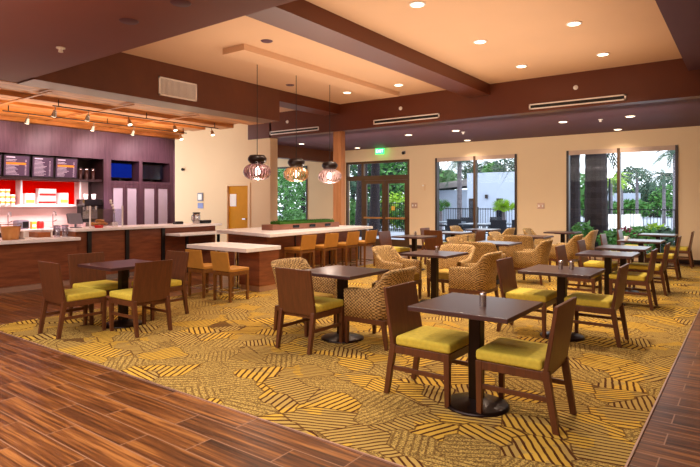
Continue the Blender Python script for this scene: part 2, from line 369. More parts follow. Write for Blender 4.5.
# ------------------------------------------------------------------ windows and doors
def window(name, hole, mull, fm='frame', blind=True):
    x0, x1, z0, z1 = hole; y0, y1 = WY + .02, WY + .14; t = .06
    f = MB(); f.box(x0, x0 + t, y0 - .05, y1, z0, z1); f.box(x1 - t, x1, y0 - .05, y1, z0, z1)
    f.box(x0 + t, x1 - t, y0, y1, z0, z0 + t); f.box(x0 + t, x1 - t, y0, y1, z1 - t, z1)
    w = struct(f.build(name, fm))
    edges = [x0 + t] + [v for m_ in mull for v in (m_ - .035, m_ + .035)] + [x1 - t]
    for m_ in mull: MB().box(m_ - .035, m_ + .035, y0 - .05, y1, z0 + t, z1).build('mullion', 'doorframe', w)
    for a, c in zip(edges[::2], edges[1::2]):
        MB().box(a, c, y0 + .05, y0 + .06, z0 + t, z1 - t).build('pane', 'glass', w)
        if blind: MB().box(a, c, y0 - .04, y0 - .001, z1 - .12, z1 - .002).build('roller_blind', 'shade_blind', w)
    MB().box(x0, x1, WY - .03, y0, z0 - .03, z0).build('window_sill', 'shade_blind', w)
    return w
window('window_1', W1, [-2.73]); window('window_2', W2, [-6.68]); window('window_3', W3, [], blind=False)
# exit door unit
x0, x1, z1 = D1[0], D1[1], D1[3]; ya, yb = WY + .03, WY + .13
f = MB()
f.box(x0, x0 + .07, ya, yb, 0, z1); f.box(x1 - .09, x1, ya, yb, 0, z1); f.box(x0 + .07, x1 - .09, ya, yb, z1 - .08, z1)
f.box(-10.87, -10.78, ya, yb, 0, z1 - .08); f.box(-10.78, x1 - .09, ya, yb, 2.24, 2.4); f.box(x0 + .07, -10.87, ya, yb, 2.24, 2.4); f.box(x0 + .07, -10.87, ya, yb, 0, .12)
d1 = struct(f.build('door_1', 'doorframe'))
MB().box(x0 + .07, -10.87, ya + .04, ya + .05, .12, 2.24).build('sidelight_pane', 'glass', d1)
MB().box(x0 + .07, -10.87, ya + .04, ya + .05, 2.4, z1 - .08).build('transom_pane', 'glass', d1)
MB().box(-10.78, x1 - .09, ya + .04, ya + .05, 2.4, z1 - .08).build('transom_pane', 'glass', d1)
for a, c in ((-10.78, -9.91), (-9.89, x1 - .09)):
    m = MB(); m.box(a, a + .11, ya, yb - .03, .02, 2.235); m.box(c - .11, c, ya, yb - .03, .02, 2.235)
    m.box(a + .11, c - .11, ya, yb - .03, .02, .25); m.box(a + .11, c - .11, ya, yb - .03, 2.12, 2.235)
    leaf = m.build('door_leaf', 'doorframe', d1)
    MB().box(a + .11, c - .11, ya + .03, ya + .04, .25, 2.12).build('pane', 'glass', leaf)
    m = MB(); m.box(a + .06, c - .06, ya - .09, ya - .05, .93, .99)
    m.box(a + .06, a + .1, ya - .06, ya, .93, .99); m.box(c - .1, c - .06, ya - .06, ya, .93, .99)
    m.build('push_bar', 'copper', leaf, .006)
MB().box(-9.66, -9.53, ya + .02, ya + .027, 1.22, 1.36).build('sticker', 'yellowcard', d1)
# ochre door
f = MB(); f.box(-12.83, -12.74, 11.03, 11.2, 0, 2.07); f.box(-11.85, -11.76, 11.03, 11.2, 0, 2.07); f.box(-12.74, -11.85, 11.03, 11.2, 1.98, 2.07)
d2 = struct(f.build('door_2', 'wall', None, .005))
lf = MB().box(-12.74, -11.85, 11.09, 11.14, .01, 1.98).build('door_leaf', 'yellowdoor', d2)
MB().box(-12.68, -12.4, 11.08, 11.09, 1.37, 1.74).build('paper_notice', 'white', d2)
m = MB(); m.tube((-11.95, 11.02, 1.0), (-11.95, 11.09, 1.0), .02); m.box(-12.06, -11.93, 11.0, 11.02, .985, 1.015); m.build('door_handle', 'steel', lf)

# ------------------------------------------------------------------ ceiling and wall fittings
def downlight_proto(z):
    r = thing('ceiling_downlight', 'x', 'downlight')
    MB().lathe([(.075, 0), (.105, 0), (.1, -.014), (.078, -.014)], n=24).build('trim_ring', 'trimwhite', r)
    MB().lathe([(.0001, -.0165), (.08, -.0155)], n=24).build('lens', 'lens', r)
    return Proto(r)
dl = downlight_proto(0)
def spot(x, y, z, power, col=(1, .84, .66), size=2.3, blend=.9, rad=.03, tgt=None):
    l = bpy.data.lights.new('spot_lamp', 'SPOT'); l.energy = power; l.color = col; l.spot_size = size; l.spot_blend = blend; l.shadow_soft_size = rad
    o = bpy.data.objects.new('spot_lamp', l); COL.objects.link(o); o.location = (x, y, z)
    if tgt: o.rotation_euler = (Vector(tgt) - Vector((x, y, z))).to_track_quat('-Z', 'Y').to_euler()
    return o
HIL = [(-3.38, 6.02, 'round downlight nearest the camera, upper middle of the tan ceiling'), (-3.38, 8.0, 'round downlight in the tan ceiling right of the big beam, second from the camera'),
       (-1.98, 7.97, 'round downlight on the right of the tan ceiling near the right soffit'), (-3.38, 9.9, 'round downlight right of the big beam, close to the header with the long slot vent'),
       (-2.0, 9.92, 'round downlight farthest right in the tan ceiling, above the longest slot vent'), (-7.39, 9.92, 'round downlight beside the pendant cords, left of the big beam'),
       (-6.03, 9.93, 'round downlight left of the big beam, nearer to that beam')]
for x, y, lb in HIL:
    dl.put(lb, (x, y, HI), 0, 'downlights in the tan ceiling'); spot(x, y, HI - .03, 170)
spot(-1.98, 6.0, HI - .03, 170); spot(-6.03, 6.0, HI - .03, 120); spot(-6.03, 8.0, HI - .03, 120)
LOL = [(-3.41, 12.77, 'round downlight in the purple ceiling left of the right window, nearer the header'), (-2.04, 12.77, 'round downlight farthest right in the purple ceiling, nearer the header'),
       (-2.66, 14.9, 'round downlight washing the wall above the right window'), (-6.03, 12.73, 'round downlight in the purple ceiling right of the middle slot vent'),
       (-7.43, 12.76, 'round downlight in the purple ceiling under the middle slot vent'), (-6.69, 14.9, 'round downlight washing the wall above the middle window'),
       (-10.59, 14.8, 'round downlight beside the green exit sign'), (-11.27, 12.75, 'round downlight left of the timber post, above the pendants')]
for x, y, lb in LOL:
    dl.put(lb, (x, y, LOW), 0, 'downlights in the purple ceiling'); spot(x, y, LOW - .03, 150 if y < 14 else 50)
    
def slot_vent(xa, xb, z0, z1, lb):
    t = thing('slot_vent', lb, 'air vent', ((xa + xb) / 2, 11.03, (z0 + z1) / 2), 0, 'slot vents on the header')
    w = (xb - xa) / 2; h = (z1 - z0) / 2
    m = MB(); m.box(-w, w, -.015, 0, h - .025, h); m.box(-w, w, -.015, 0, -h, -h + .025); m.box(-w, -w + .03, -.015, 0, -h, h); m.box(w - .03, w, -.015, 0, -h, h)
    m.build('frame', 'trimwhite', t); MB().box(-w + .03, w - .03, -.006, 0, -h + .025, h - .025).build('slot', 'black', t)
slot_vent(-3.61, -1.83, 3.37, 3.48, 'long black slot vent in white frame, rightmost on the header')
slot_vent(-7.41, -5.62, 3.39, 3.50, 'long black slot vent in white frame left of the big beam')
slot_vent(-10.94, -9.14, 3.39, 3.49, 'long black slot vent behind the pendant cords')
t = thing('wall_vent', 'square white louvred grille on the brown box above the bar', 'air vent', (-8.45, 6.15, 3.565))
m = MB(); w, h = .41, .165
m.box(0, .02, -w, w, h - .025, h); m.box(0, .02, -w, w, -h, -h + .025); m.box(0, .02, -w, -w + .025, -h, h); m.box(0, .02, w - .025, w, -h, h); m.build('frame', 'trimwhite', t)
MB().box(0, .004, -w + .025, w - .025, -h + .025, h - .025).build('backing', 'grey', t)
m = MB()
for i in range(30):
    y = -w + .04 + i * (2 * w - .08) / 29; m.box(.004, .016, y - .006, y + .006, -h + .025, h - .025)
m.build('louvre', 'trimwhite', t)
spk = Proto(tag(MB().lathe([(.001, -.012), (.08, -.012), (.095, 0)], n=20).build('ceiling_speaker', 'lowceil'), 'x', 'speaker'))
spk.put('round ceiling speaker in the tan ceiling beside the dropped panel', (-6.04, 6.02, HI))
spk.put('round dark speaker in the red brown soffit, nearer the bar', (-5.03, 3.08, LOW))
spk.put('round dark speaker in the red brown soffit at the top edge of the photo', (-4.19, 3.08, LOW))
spk.put('small round plate on the tan ceiling beside the middle pendant cord', (-7.91, 8.58, HI))
def sprink(name, label, loc, mat='trimwhite', wall=False):
    t = thing(name, label, 'sprinkler', loc)
    if wall:
        MB().tube((0, 0, 0), (0, -.012, 0), .045, n=16).build('escutcheon', mat, t); MB().tube((0, -.012, 0), (0, -.05, 0), .018, n=10).build('head', mat, t)
    else:
        MB().tube((0, 0, 0), (0, 0, -.012), .05, n=16).build('escutcheon', mat, t); MB().tube((0, 0, -.012), (0, 0, -.055), .02, .028, n=10).build('head', mat, t)
sprink('sprinkler', 'small white sprinkler in the red brown soffit above the bar', (-6.54, 3.13, LOW))
for x, lb in ((-2.71, 'small sprinkler on the header above the rightmost slot vent'), (-6.64, 'small sprinkler on the header above the middle slot vent'), (-10.27, 'small sprinkler on the header behind the pendant cords')):
    sprink('sprinkler', lb, (x, 11.03, 3.71), wall=True)
sprink('sprinkler', 'tiny sprinkler in the purple ceiling left of the farthest right downlight', (-2.65, 12.9, LOW))
sprink('sprinkler', 'tiny sprinkler in the purple ceiling above the middle window', (-6.0, 13.1, LOW))
# exit sign
t = thing('exit_sign', 'glowing green exit sign hanging in front of the glass doors', 'sign', (-9.96, 15.2, LOW))
MB().box(-.03, .03, -.02, .02, -.03, 0).build('mount', 'grey', t)
MB().box(-.17, .17, -.012, .012, -.22, -.03).build('sign_panel', 'exit', t)
for ch, dx in zip('EXIT', (-.112, -.028, .04, .104)):
    cu = bpy.data.curves.new('exit_letter', 'FONT'); cu.body = ch; cu.size = .15; cu.align_x = 'CENTER'; cu.align_y = 'CENTER'; cu.extrude = .002
    tmp = bpy.data.objects.new('tmp_text', cu); COL.objects.link(tmp); bpy.context.view_layer.update()
    me = bpy.data.meshes.new_from_object(tmp.evaluated_get(bpy.context.evaluated_depsgraph_get())); bpy.data.objects.remove(tmp)
    me.materials.clear(); me.materials.append(M['exittext'])
    lt = bpy.data.objects.new('letter', me); COL.objects.link(lt); lt.parent = t; lt.location = (dx, -.016, -.125); lt.rotation_euler = (PI / 2, 0, 0)
# small wall devices
t = thing('security_camera', 'small dark dome camera on the wall above the glass doors', 'camera', (-9.14, WY, 3.12)); MB().box(-.05, .05, -.03, 0, -.05, .05).build('bracket', 'grey', t); MB().ell((0, -.06, -.02), .05, .05, .05).build('dome', 'black', t)
t = thing('motion_sensor', 'small dark sensor on the cream wall right of the plum tinted cabinets', 'sensor', (-14.9, 11.06, 2.56)); 
place(t, (-13.6, 11.06, 2.56)); t.location.x = -14.89
MB().box(-.04, .04, -.03, 0, -.04, .04).build('bracket', 'grey', t); MB().ell((0, -.05, 0), .055, .05, .05).build('dome', 'black', t)
def plate(label, x, y, z, w=.16, h=.12):
    t = thing('wall_plate', label, 'wall plate', (x, y, z)); MB().box(-w / 2, w / 2, -.012, 0, -h / 2, h / 2).build('plate', 'kick', t, .003)
    m = MB()
    for dx in (-w / 4, w / 4): m.box(dx - .015, dx + .015, -.02, -.012, -.03, .03)
    m.build('switch', 'trimwhite', t)
plate('beige switch plate on the wall right of the glass doors', -8.75, WY, 1.39, .22, .18); plate('beige switch plate on the wall between the two big windows', -4.71, WY, 1.39, .2, .16)
t = thing('thermostat', 'small pale thermostat on the wall left of the middle window', 'thermostat', (-8.42, WY, 1.98)); MB().box(-.06, .06, -.03, 0, -.1, .1).build('case', 'wall', t, .01); MB().box(-.03, .03, -.034, -.03, .02, .07).build('dial', 'trimwhite', t)
t = thing('wall_phone', 'grey intercom panel on the cream wall left of the ochre door', 'intercom', (-14.03, 11.06, 1.66)); MB().box(-.13, .13, -.03, 0, -.13, .13).build('case', 'grey', t, .01); MB().box(-.09, .09, -.036, -.03, -.09, .09).build('display', 'trimwhite', t)
tag(MB().box(-14.16, -13.9, 11.045, 11.06, 1.30, 1.47).build('notice_sign', 'skyblue'), 'blue notice sign below the grey intercom panel', 'sign')

# ------------------------------------------------------------------ pendants
def pendant(y, rib, n_lat, label):
    t = thing('pendant_lamp', label, 'pendant lamp', (-7.05, y, HI if False else 3.88), 0, 'pendant lamps over the long counter')
    MB().lathe([(.07, .12), (.07, .095)], n=20).build('canopy', 'canopyblack', t)
    MB().tube((0, 0, .1), (0, 0, -1.56), .006, n=6).build('cord', 'black', t)
    MB().lathe([(.03, -1.54), (.13, -1.55), (.165, -1.6), (.165, -1.64), (.13, -1.69), (.06, -1.71), (.07, -1.76)], n=24).build('cap', 'canopyblack', t)
    m = MB(); n = 26
    for k in range(n):
        a = 2 * PI * k / n; ca, sa = math.cos(a), math.sin(a); pts = []
        for j in range(9):
            u = -1.15 + 2.35 * j / 8; r = .245 * math.cos(u) ** .75 if math.cos(u) > 0 else .05; z = -1.845 - .15 * math.sin(u) ; pts.append((max(r, .06), z))
        vs = []
        for r, z in pts:
            wd = .016
            for e in (-wd, wd):
                for dr in (0, -.012): vs.append(((r + dr) * ca - e * sa, (r + dr) * sa + e * ca, z))
        fs = []
        for j in range(8):
            o = j * 4; fs += [(o, o + 2, o + 6, o + 4), (o + 1, o + 5, o + 7, o + 3), (o, o + 4, o + 5, o + 1), (o + 2, o + 3, o + 7, o + 6)]
        m.add(vs, fs, False)
    m.build('shade', rib, t)
    MB().ell((0, 0, -1.84), .055, .055, .065).build('bulb', 'bulb', t)
    l = bpy.data.lights.new('pendant_glow', 'POINT'); l.energy = 11; l.color = (1, .8, .65); l.shadow_soft_size = .05
    o = bpy.data.objects.new('pendant_glow', l); COL.objects.link(o); o.location = (-7.05, y, 2.36 - .55)
pendant(6.79, 'rib1', 0, 'pendant lamp with plum ribbed globe, nearest of the three to the bar')
pendant(7.82, 'rib2', 0, 'pendant lamp with amber ribbed globe, middle of the three')
pendant(8.86, 'rib3', 0, 'bright rose pendant lamp beside the timber post, farthest of the three')

# ------------------------------------------------------------------ furniture prototypes
def make_chair():
    t = thing('dining_chair', 'x', 'chair')
    m = MB(); m.box(-.232, .232, -.185, .275, .395, .47); c = m.build('seat', 'seat', t, .022, 3)
    m = MB()
    m.box(-.23, .23, .245, .268, .335, .394); m.box(-.23, -.207, -.2, .25, .335, .394); m.box(.207, .23, -.2, .25, .335, .394); m.box(-.2, .2, -.2, -.18, .335, .394)
    m.build('seat_frame', 'chair_wood', t, .003)
    m = MB(); m.hexa([(-.236, -.222, .37), (.236, -.222, .37), (.236, -.188, .37), (-.236, -.188, .37)], [(-.236, -.292, .83), (.236, -.292, .83), (.236, -.266, .83), (-.236, -.266, .83)])
    m.build('backrest', 'chair_wood', t, .004)
    for s in (-1, 1):
        MB().bar((s * .21, .25, .006), (s * .212, .248, .396), .034, .036, .046, .046).build('leg', 'chair_wood', t, .003)
    for s in (-1, 1):
        MB().bar((s * .213, -.272, .006), (s * .214, -.206, .40), .034, .040, .044, .05).build('leg', 'chair_wood', t, .003)
    for s in (-1, 1):
        MB().box(s * .212 - .01, s * .212 + .01, -.245, .24, .20, .232).build('stretcher', 'chair_wood', t, .002)
    return Proto(t)
def make_rattan_chair():
    t = thing('rattan_armchair', 'x', 'armchair')
    prof = []   # plan path of the shell, from left arm front round the back to right arm front
    W = .25
    pts = [(-W, .23), (-W, .12), (-W, 0), (-W, -.12), (-W + .008, -.175), (-W + .03, -.215), (-W + .07, -.238), (-.1, -.248), (0, -.25), (.1, -.248), (W - .07, -.238), (W - .03, -.215), (W - .008, -.175), (W, -.12), (W, 0), (W, .12), (W, .23)]
    def top(i):
        y = pts[i][1]
        if y > -.05: return .605 - .015 * (y > .2)
        if y > -.15: return .62
        return {-.175: .70, -.215: .785, -.238: .81}.get(y, .815)
    def panel(i0, i1):
        m = MB(); rows = []
        for i in range(i0, i1 + 1):
            x, y = pts[i]; ln = math.hypot(x, y + .02) or 1; nx, ny = x / ln, (y + .02) / ln
            if abs(x) >= W - .001: nx, ny = math.copysign(1, x), 0
            zt = top(i); lean = .09 * max(0, (zt - .62)) / .2; th = .036 if y > -.15 else .03
            ring = []
            for z, off, hw in ((.30, 0, th), (.45, .006, th), (zt - .05, .012 + lean * .8, th), (zt - .012, .014 + lean, th * .9)):
                ring.append((x + nx * (off + hw), y + ny * (off + hw), z))
            ring.append((x + nx * (.014 + lean + th * .4), y + ny * (.014 + lean + th * .4), zt)); ring.append((x + nx * (.014 + lean - th * .4), y + ny * (.014 + lean - th * .4), zt))
            for z, off, hw in ((zt - .012, .014 + lean, th * .9), (zt - .05, .012 + lean * .8, th), (.45, .006, th), (.30, 0, th)):
                ring.append((x + nx * (off - hw), y + ny * (off - hw), z))
            rows.append(ring)
        n = len(rows[0]); vs = [p for r in rows for p in r]
        fs = [(a * n + k, a * n + (k + 1) % n, (a + 1) * n + (k + 1) % n, (a + 1) * n + k) for a in range(len(rows) - 1) for k in range(n)]
        m.add(vs, fs, True); m.add(rows[0], [tuple(range(n))]); m.add(rows[-1], [tuple(range(n - 1, -1, -1))])
        return m
    panel(0, 4).build('armrest', 'rattan', t); panel(12, 16).build('armrest', 'rattan', t); panel(4, 12).build('backrest', 'rattan', t)
    MB().box(-.21, .21, -.21, .25, .305, .42).build('seat', 'cushion', t, .03, 3)
    m = MB(); m.box(-.285, .285, .21, .24, .25, .302); m.box(-.285, -.255, -.25, .21, .25, .302); m.box(.255, .285, -.25, .21, .25, .302); m.box(-.255, .255, -.265, -.235, .25, .302)
    m.build('seat_frame', 'chair_wood', t, .003)
    for s in (-1, 1): MB().bar((s * .262, .216, .006), (s * .262, .216, .30), .034, .034, .046, .046).build('leg', 'chair_wood', t, .003)
    for s in (-1, 1): MB().bar((s * .25, -.275, .006), (s * .255, -.235, .30), .034, .034, .046, .046).build('leg', 'chair_wood', t, .003)
    return Proto(t)
def make_stool(name, cat, sh, bh, hw):
    t = thing(name, 'x', cat); hd = hw
    MB().box(-hw, hw, -hd + .02, hd + .01, sh - .05, sh).build('seat', 'stool_pad', t, .012, 2)
    m = MB(); m.box(-hw, hw, hd - .025, hd, sh - .105, sh - .051); m.box(-hw, -hw + .02, -hd, hd, sh - .105, sh - .051); m.box(hw - .02, hw, -hd, hd, sh - .105, sh - .051); m.box(-hw, hw, -hd, -hd + .02, sh - .105, sh - .051)
    m.build('seat_frame', 'stool_wood', t, .003)
    MB().hexa([(-hw, -hd - .012, sh - .04), (hw, -hd - .012, sh - .04), (hw, -hd + .018, sh - .04), (-hw, -hd + .018, sh - .04)], [(-hw, -hd - .06, bh), (hw, -hd - .06, bh), (hw, -hd - .032, bh), (-hw, -hd - .032, bh)]).build('backrest', 'stool_pad', t, .008)
    for sx in (-1, 1):
        for sy in (-1, 1):
            MB().bar((sx * (hw - .018), sy * (hd - .018), .006), (sx * (hw - .02), sy * (hd - .02), sh - .05), .034, .034, .042, .042).build('leg', 'stool_wood', t, .003)
    m = MB(); m.box(-hw + .03, hw - .03, hd - .03, hd - .012, .14, .158); m.box(-hw + .03, hw - .03, -hd + .012, -hd + .03, .14, .158)
    m.box(-hw + .01, -hw + .026, -hd + .03, hd - .03, .14, .158); m.box(hw - .026, hw - .01, -hd + .03, hd - .03, .14, .158); m.build('footrest', 'steel', t)
    return Proto(t)
def make_table():
    t = thing('dining_table', 'x', 'table')
    MB().box(-.37, .37, -.37, .37, .715, .75).build('tabletop', 'table_top', t, .004)
    MB().box(-.17, .17, -.17, .17, .695, .714).build('mounting_plate', 'bronze', t)
    MB().box(-.045, .045, -.045, .045, .05, .70).build('column', 'bronze', t, .006)
    MB().lathe([(.235, .006), (.235, .018), (.21, .028), (.1, .045), (.06, .06), (.0001, .062)], n=36).build('base', 'bronze', t)
    return Proto(t)
TAB = make_table(); CH = make_chair(); RT = make_rattan_chair()
RROW = 'tables of the right-hand row'; MROW = 'tables of the middle row'; FROW = 'tables near the glass doors'
for x, y, lb, g in [
    (-1.62, 3.77, 'dark square pedestal table closest to the camera with one steel shaker', RROW),
    (-1.68, 6.25, 'dark square pedestal table with two steel shakers, behind the closest table', RROW),
    (-1.68, 8.68, 'dark square table in the right-hand row, third from the camera', RROW),
    (-1.70, 10.0, 'dark square table in the right-hand row, fourth from the camera', RROW),
    (-1.72, 11.97, 'dark square table with a white cup, fifth in the right-hand row', RROW),
    (-1.72, 14.45, 'dark square table standing right against the right window', RROW),
    (-3.60, 4.75, 'dark square table between a wooden chair and two woven armchairs, left of the closest table', MROW),
    (-3.75, 7.20, 'dark square table with one steel shaker in the middle row of woven armchairs', MROW),
    (-3.80, 9.72, 'dark table with pale window sheen in the middle row, in front of the middle window', MROW),
    (-3.90, 12.1, 'dark table ringed by woven armchairs, fourth in the middle row', MROW),
    (-3.80, 14.2, 'dark table standing against the wall between the two big windows', MROW),
    (-5.97, 10.5, 'dark table in front of the glass doors with a wooden chair on its left', FROW),
    (-5.95, 12.4, 'dark table ringed by wooden chairs, left of the middle window', FROW),
    (-5.95, 14.3, 'dark table right against the middle window', FROW),
    (-6.17, 3.70, 'dark square table with four wooden chairs in front of the bar', None)]:
    TAB.put(lb, (x, y, 0), 0, g)
WG = 'wooden dining chairs'
for x, y, r, lb in [
    (-2.02, 3.81, -90, 'wooden chair with yellow seat on the left of the closest table'),
    (-1.275, 3.81, 90, 'wooden chair with yellow seat on the right of the closest table'),
    (-2.07, 6.28, -90, 'wooden chair on the left of the table with two shakers'),
    (-1.35, 6.34, 90, 'wooden chair on the right of the table with two shakers'),
    (-2.07, 8.62, -90, 'wooden chair on the left of the third table in the right-hand row'),
    (-1.36, 8.72, 90, 'wooden chair on the right of the third table in the right-hand row'),
    (-2.11, 10.06, -90, 'wooden chair on the left of the fourth table in the right-hand row'),
    (-1.35, 10.16, 90, 'wooden chair on the right of the fourth table in the right-hand row'),
    (-2.2, 12.27, -90, 'wooden chair on the left of the table with the white cup'),
    (-1.38, 12.33, 90, 'wooden chair on the right of the table with the white cup'),
    (-2.26, 14.42, -90, 'wooden chair on the left of the last table, against the right window'),
    (-1.32, 14.55, 90, 'wooden chair in the far right corner against the cream wall'),
    (-6.28, 3.15, 0, 'wooden chair at the near left of the table before the bar, turned away'),
    (-6.71, 3.67, -90, 'wooden chair on the bar side of the four-chair table, backrest behind the tabletop'),
    (-5.71, 3.64, 90, 'wooden chair at the front right of the four-chair table, back to the camera'),
    (-6.27, 4.28, 180, 'wooden chair with purple sheen on its back, beside the low bar stools'),
    (-3.69, 4.32, 0, 'wooden chair seen from behind at the front of the table with woven armchairs'),
    (-6.48, 10.5, -90, 'dark wooden chair in front of the glass doors'),
    (-6.52, 12.5, -90, 'wooden chair on the left of the table by the middle window, against the wall'),
    (-6.05, 11.8, 0, 'dark wooden chair seen from behind, left of the middle window'),
    (-5.36, 12.1, 90, 'dark wooden chair seen from behind in front of the middle window')]:
    CH.put(lb, (x, y, 0), r, WG)
RG = 'woven rattan armchairs'
for x, y, r, lb in [
    (-4.18, 4.83, -90, 'rattan armchair with olive cushion behind the wooden chair, near the long counter'),
    (-3.22, 4.87, 90, 'rattan armchair nearest the camera, behind the left chair of the closest table'),
    (-4.32, 7.13, -90, 'rattan armchair with its inner back showing, left of the middle table with one shaker'),
    (-3.15, 7.2, 90, 'rattan armchair on the right of the middle table with one shaker'),
    (-3.82, 7.85, 180, 'rattan armchair facing the camera behind the middle table with one shaker'),
    (-4.37, 9.75, -90, 'rattan armchair with only its pointed back showing, left of the sheened table'),
    (-3.77, 9.14, 0, 'rattan armchair turned away in front of the sheened table'),
    (-3.28, 10.12, 90, 'rattan armchair on the right of the sheened table, seen side on'),
    (-3.88, 11.42, 0, 'rattan armchair turned away at the front of the fourth middle table'),
    (-4.45, 12.05, -90, 'rattan armchair left of the fourth middle table, before the middle window'),
    (-3.22, 12.12, 90, 'rattan armchair right of the fourth middle table, below the palm trunk window'),
    (-4.4, 14.2, -90, 'rattan armchair against the wall beside the middle window frame'),
    (-3.38, 14.3, 90, 'rattan armchair farthest right, directly before the thick palm trunk'),
    (-6.56, 14.4, -90, 'rattan armchair at the left of the table against the middle window'),
    (-5.4, 14.1, 90, 'rattan armchair at the right of the table against the middle window')]:
    RT.put(lb, (x, y, 0), r, RG)
LS = make_stool('low_bar_stool', 'stool', .50, .755, .19)
LS.put('amber stool at the low white counter, nearer the closest table', (-6.39, 5.61, 0), 0, 'stools at the low counter')
LS.put('amber stool at the low white counter, nearer the bar', (-7.0, 5.61, 0), 0, 'stools at the low counter')
HS = make_stool('bar_stool', 'stool', .60, .85, .215)
for y, lb in ((8.13, 'amber bar stool at the long counter, nearest of the row'), (8.86, 'amber bar stool at the long counter, second of the row'), (9.62, 'amber bar stool at the long counter, third of the row'), (10.32, 'amber bar stool at the far end of the long counter')):
    HS.put(lb, (-7.24, y, 0), 90, 'stools along the long counter')
# shakers and cup
def make_shaker():
    t = thing('shaker', 'x', 'shaker')
    MB().lathe([(.024, 0), (.024, .075)], n=16).build('body', 'steel', t); MB().lathe([(.0245, .0751), (.0245, .09), (.018, .098), (.0001, .1)], n=16).build('cap', 'chrome', t)
    return Proto(t)
SH = make_shaker()
for x, y, lb in ((-1.55, 3.72, 'steel shaker on the closest table'), (-1.70, 6.27, 'left steel shaker of the pair on the second table'), (-1.60, 6.33, 'right steel shaker of the pair on the second table'), (-3.74, 7.25, 'steel shaker on the middle table with woven armchairs'), (-5.97, 10.55, 'small shaker on the table before the glass doors')):
    SH.put(lb, (x, y, .75))
t = thing('cup', 'small white cup on the fifth table of the right-hand row', 'cup', (-1.95, 11.75, .75)); MB().lathe([(.028, 0), (.042, .08), (.038, .08), (.024, .006), (.0001, .006)], n=18).build('bowl', 'white', t); MB().path([(.04, 0, .065), (.065, 0, .055), (.06, 0, .03), (.034, 0, .022)], .005).build('handle', 'white', t)

# ------------------------------------------------------------------ counters in the room
t = thing('island_cabinet', 'dark wood base block under the low white counter', 'counter base', (0, 0, 0))
MB().box(-7.02, -6.53, 6.34, 6.8, .1, .685).build('base_panel', 'barwood', t, .004); MB().box(-7.0, -6.55, 6.36, 6.78, 0, .1).build('plinth', 'kick', t)
tag(MB().box(-8.03, -6.5, 6.02, 6.82, .685, .75).build('worktop', 'quartz', None, .006), 'low white quartz counter top above two amber stools', 'countertop')
tag(MB().tube((-7.18, 6.42, 0), (-7.18, 6.42, .684), .045, n=16).build('steel_column', 'chrome'), 'shiny steel column under the low white counter', 'column')
t = thing('island_cabinet', 'dark wood base under the long white counter', 'counter base')
MB().box(-8.75, -7.62, 7.6, 10.7, .1, .845).build('base_panel', 'barwood', t, .004); MB().box(-8.72, -7.65, 7.62, 10.68, 0, .1).build('plinth', 'kick', t)
m = MB()
for y in (8.4, 9.55, 10.66): m.box(-7.62, -7.605, y, y + .03, .1, .845)
m.build('panel_joint', 'black', t)
tag(MB().hexa([(-7.12, 7.18, .846), (-7.42, 11.02, .846), (-9.45, 11.02, .846), (-9.15, 7.62, .846)], [(-7.12, 7.18, .91), (-7.42, 11.02, .91), (-9.45, 11.02, .91), (-9.15, 7.62, .91)]).build('worktop', 'quartz', None, .006), 'long white quartz counter top with the grass planter on it', 'countertop')
t = thing('grass_planter', 'long wood planter of green grass on the long counter', 'planter', (-8.12, 9.42, .91))
MB().box(-.16, .16, -1.32, .95, 0, .115).build('box', 'planter', t, .004)
m = MB()
for i in range(5200):
    x = random.uniform(-.14, .14); y = random.uniform(-1.08, .78); h = random.uniform(.05, .09); a = random.uniform(0, PI); w = .006
    dx, dy = math.cos(a) * w, math.sin(a) * w; lx, ly = random.uniform(-.02, .02), random.uniform(-.02, .02)
    m.add([(x - dx, y - dy, .11), (x + dx, y + dy, .11), (x + lx, y + ly, .115 + h)], [(0, 1, 2)])
m.box(-.14, .14, -1.08, .78, .1, .165)
stuff(m.build('grass', 'grass', t))
for y in (-.6, -.05, .5): MB().box(.16, .172, y - .1, y + .1, .03, .09).build('outlet', 'blackgloss', t, .003)

# ------------------------------------------------------------------ bar
t = thing('bar_counter', 'brown wood front of the lower bar on the left edge', 'bar front')
MB().box(-10.7, -9.88, .6, 5.02, .1, .805).build('front_panel', 'barwood', t); MB().box(-10.68, -9.9, .62, 5.0, 0, .1).build('plinth', 'kick', t)
tag(MB().box(-10.75, -9.78, .55, 5.04, .806, .86).build('worktop', 'quartz', None, .006), 'white top of the lower bar with a metal bucket on it', 'countertop')
t = thing('bar_counter', 'brown wood front of the taller bar with black uprights', 'bar front')
MB().box(-10.6, -10.0, 5.06, 8.3, .1, .955).build('front_panel', 'barwood', t); MB().box(-10.58, -10.02, 5.06, 8.28, 0, .1).build('plinth', 'steel', t)
MB().box(-10.6, -9.99, 5.045, 5.06, .0, .955).build('end_panel', 'baredge', t)
for y in (5.3, 6.07, 6.89): MB().box(-9.999, -9.955, y - .035, y + .035, 0, .955).build('upright', 'black', t)
tag(MB().box(-10.75, -9.88, 5.0, 8.4, .956, 1.005).build('worktop', 'quartz', None, .006), 'white top of the taller bar with pastries and machines', 'countertop')
t = thing('bar_ledge', 'lower white ledge fixed to the front of the taller bar', 'ledge')
MB().box(-9.95, -9.45, 6.93, 8.3, .79, .835).build('shelf', 'quartz', t, .006)
for y in (7.25, 8.1): MB().box(-9.68, -9.63, y - .025, y + .025, 0, .79).build('leg', 'black', t)

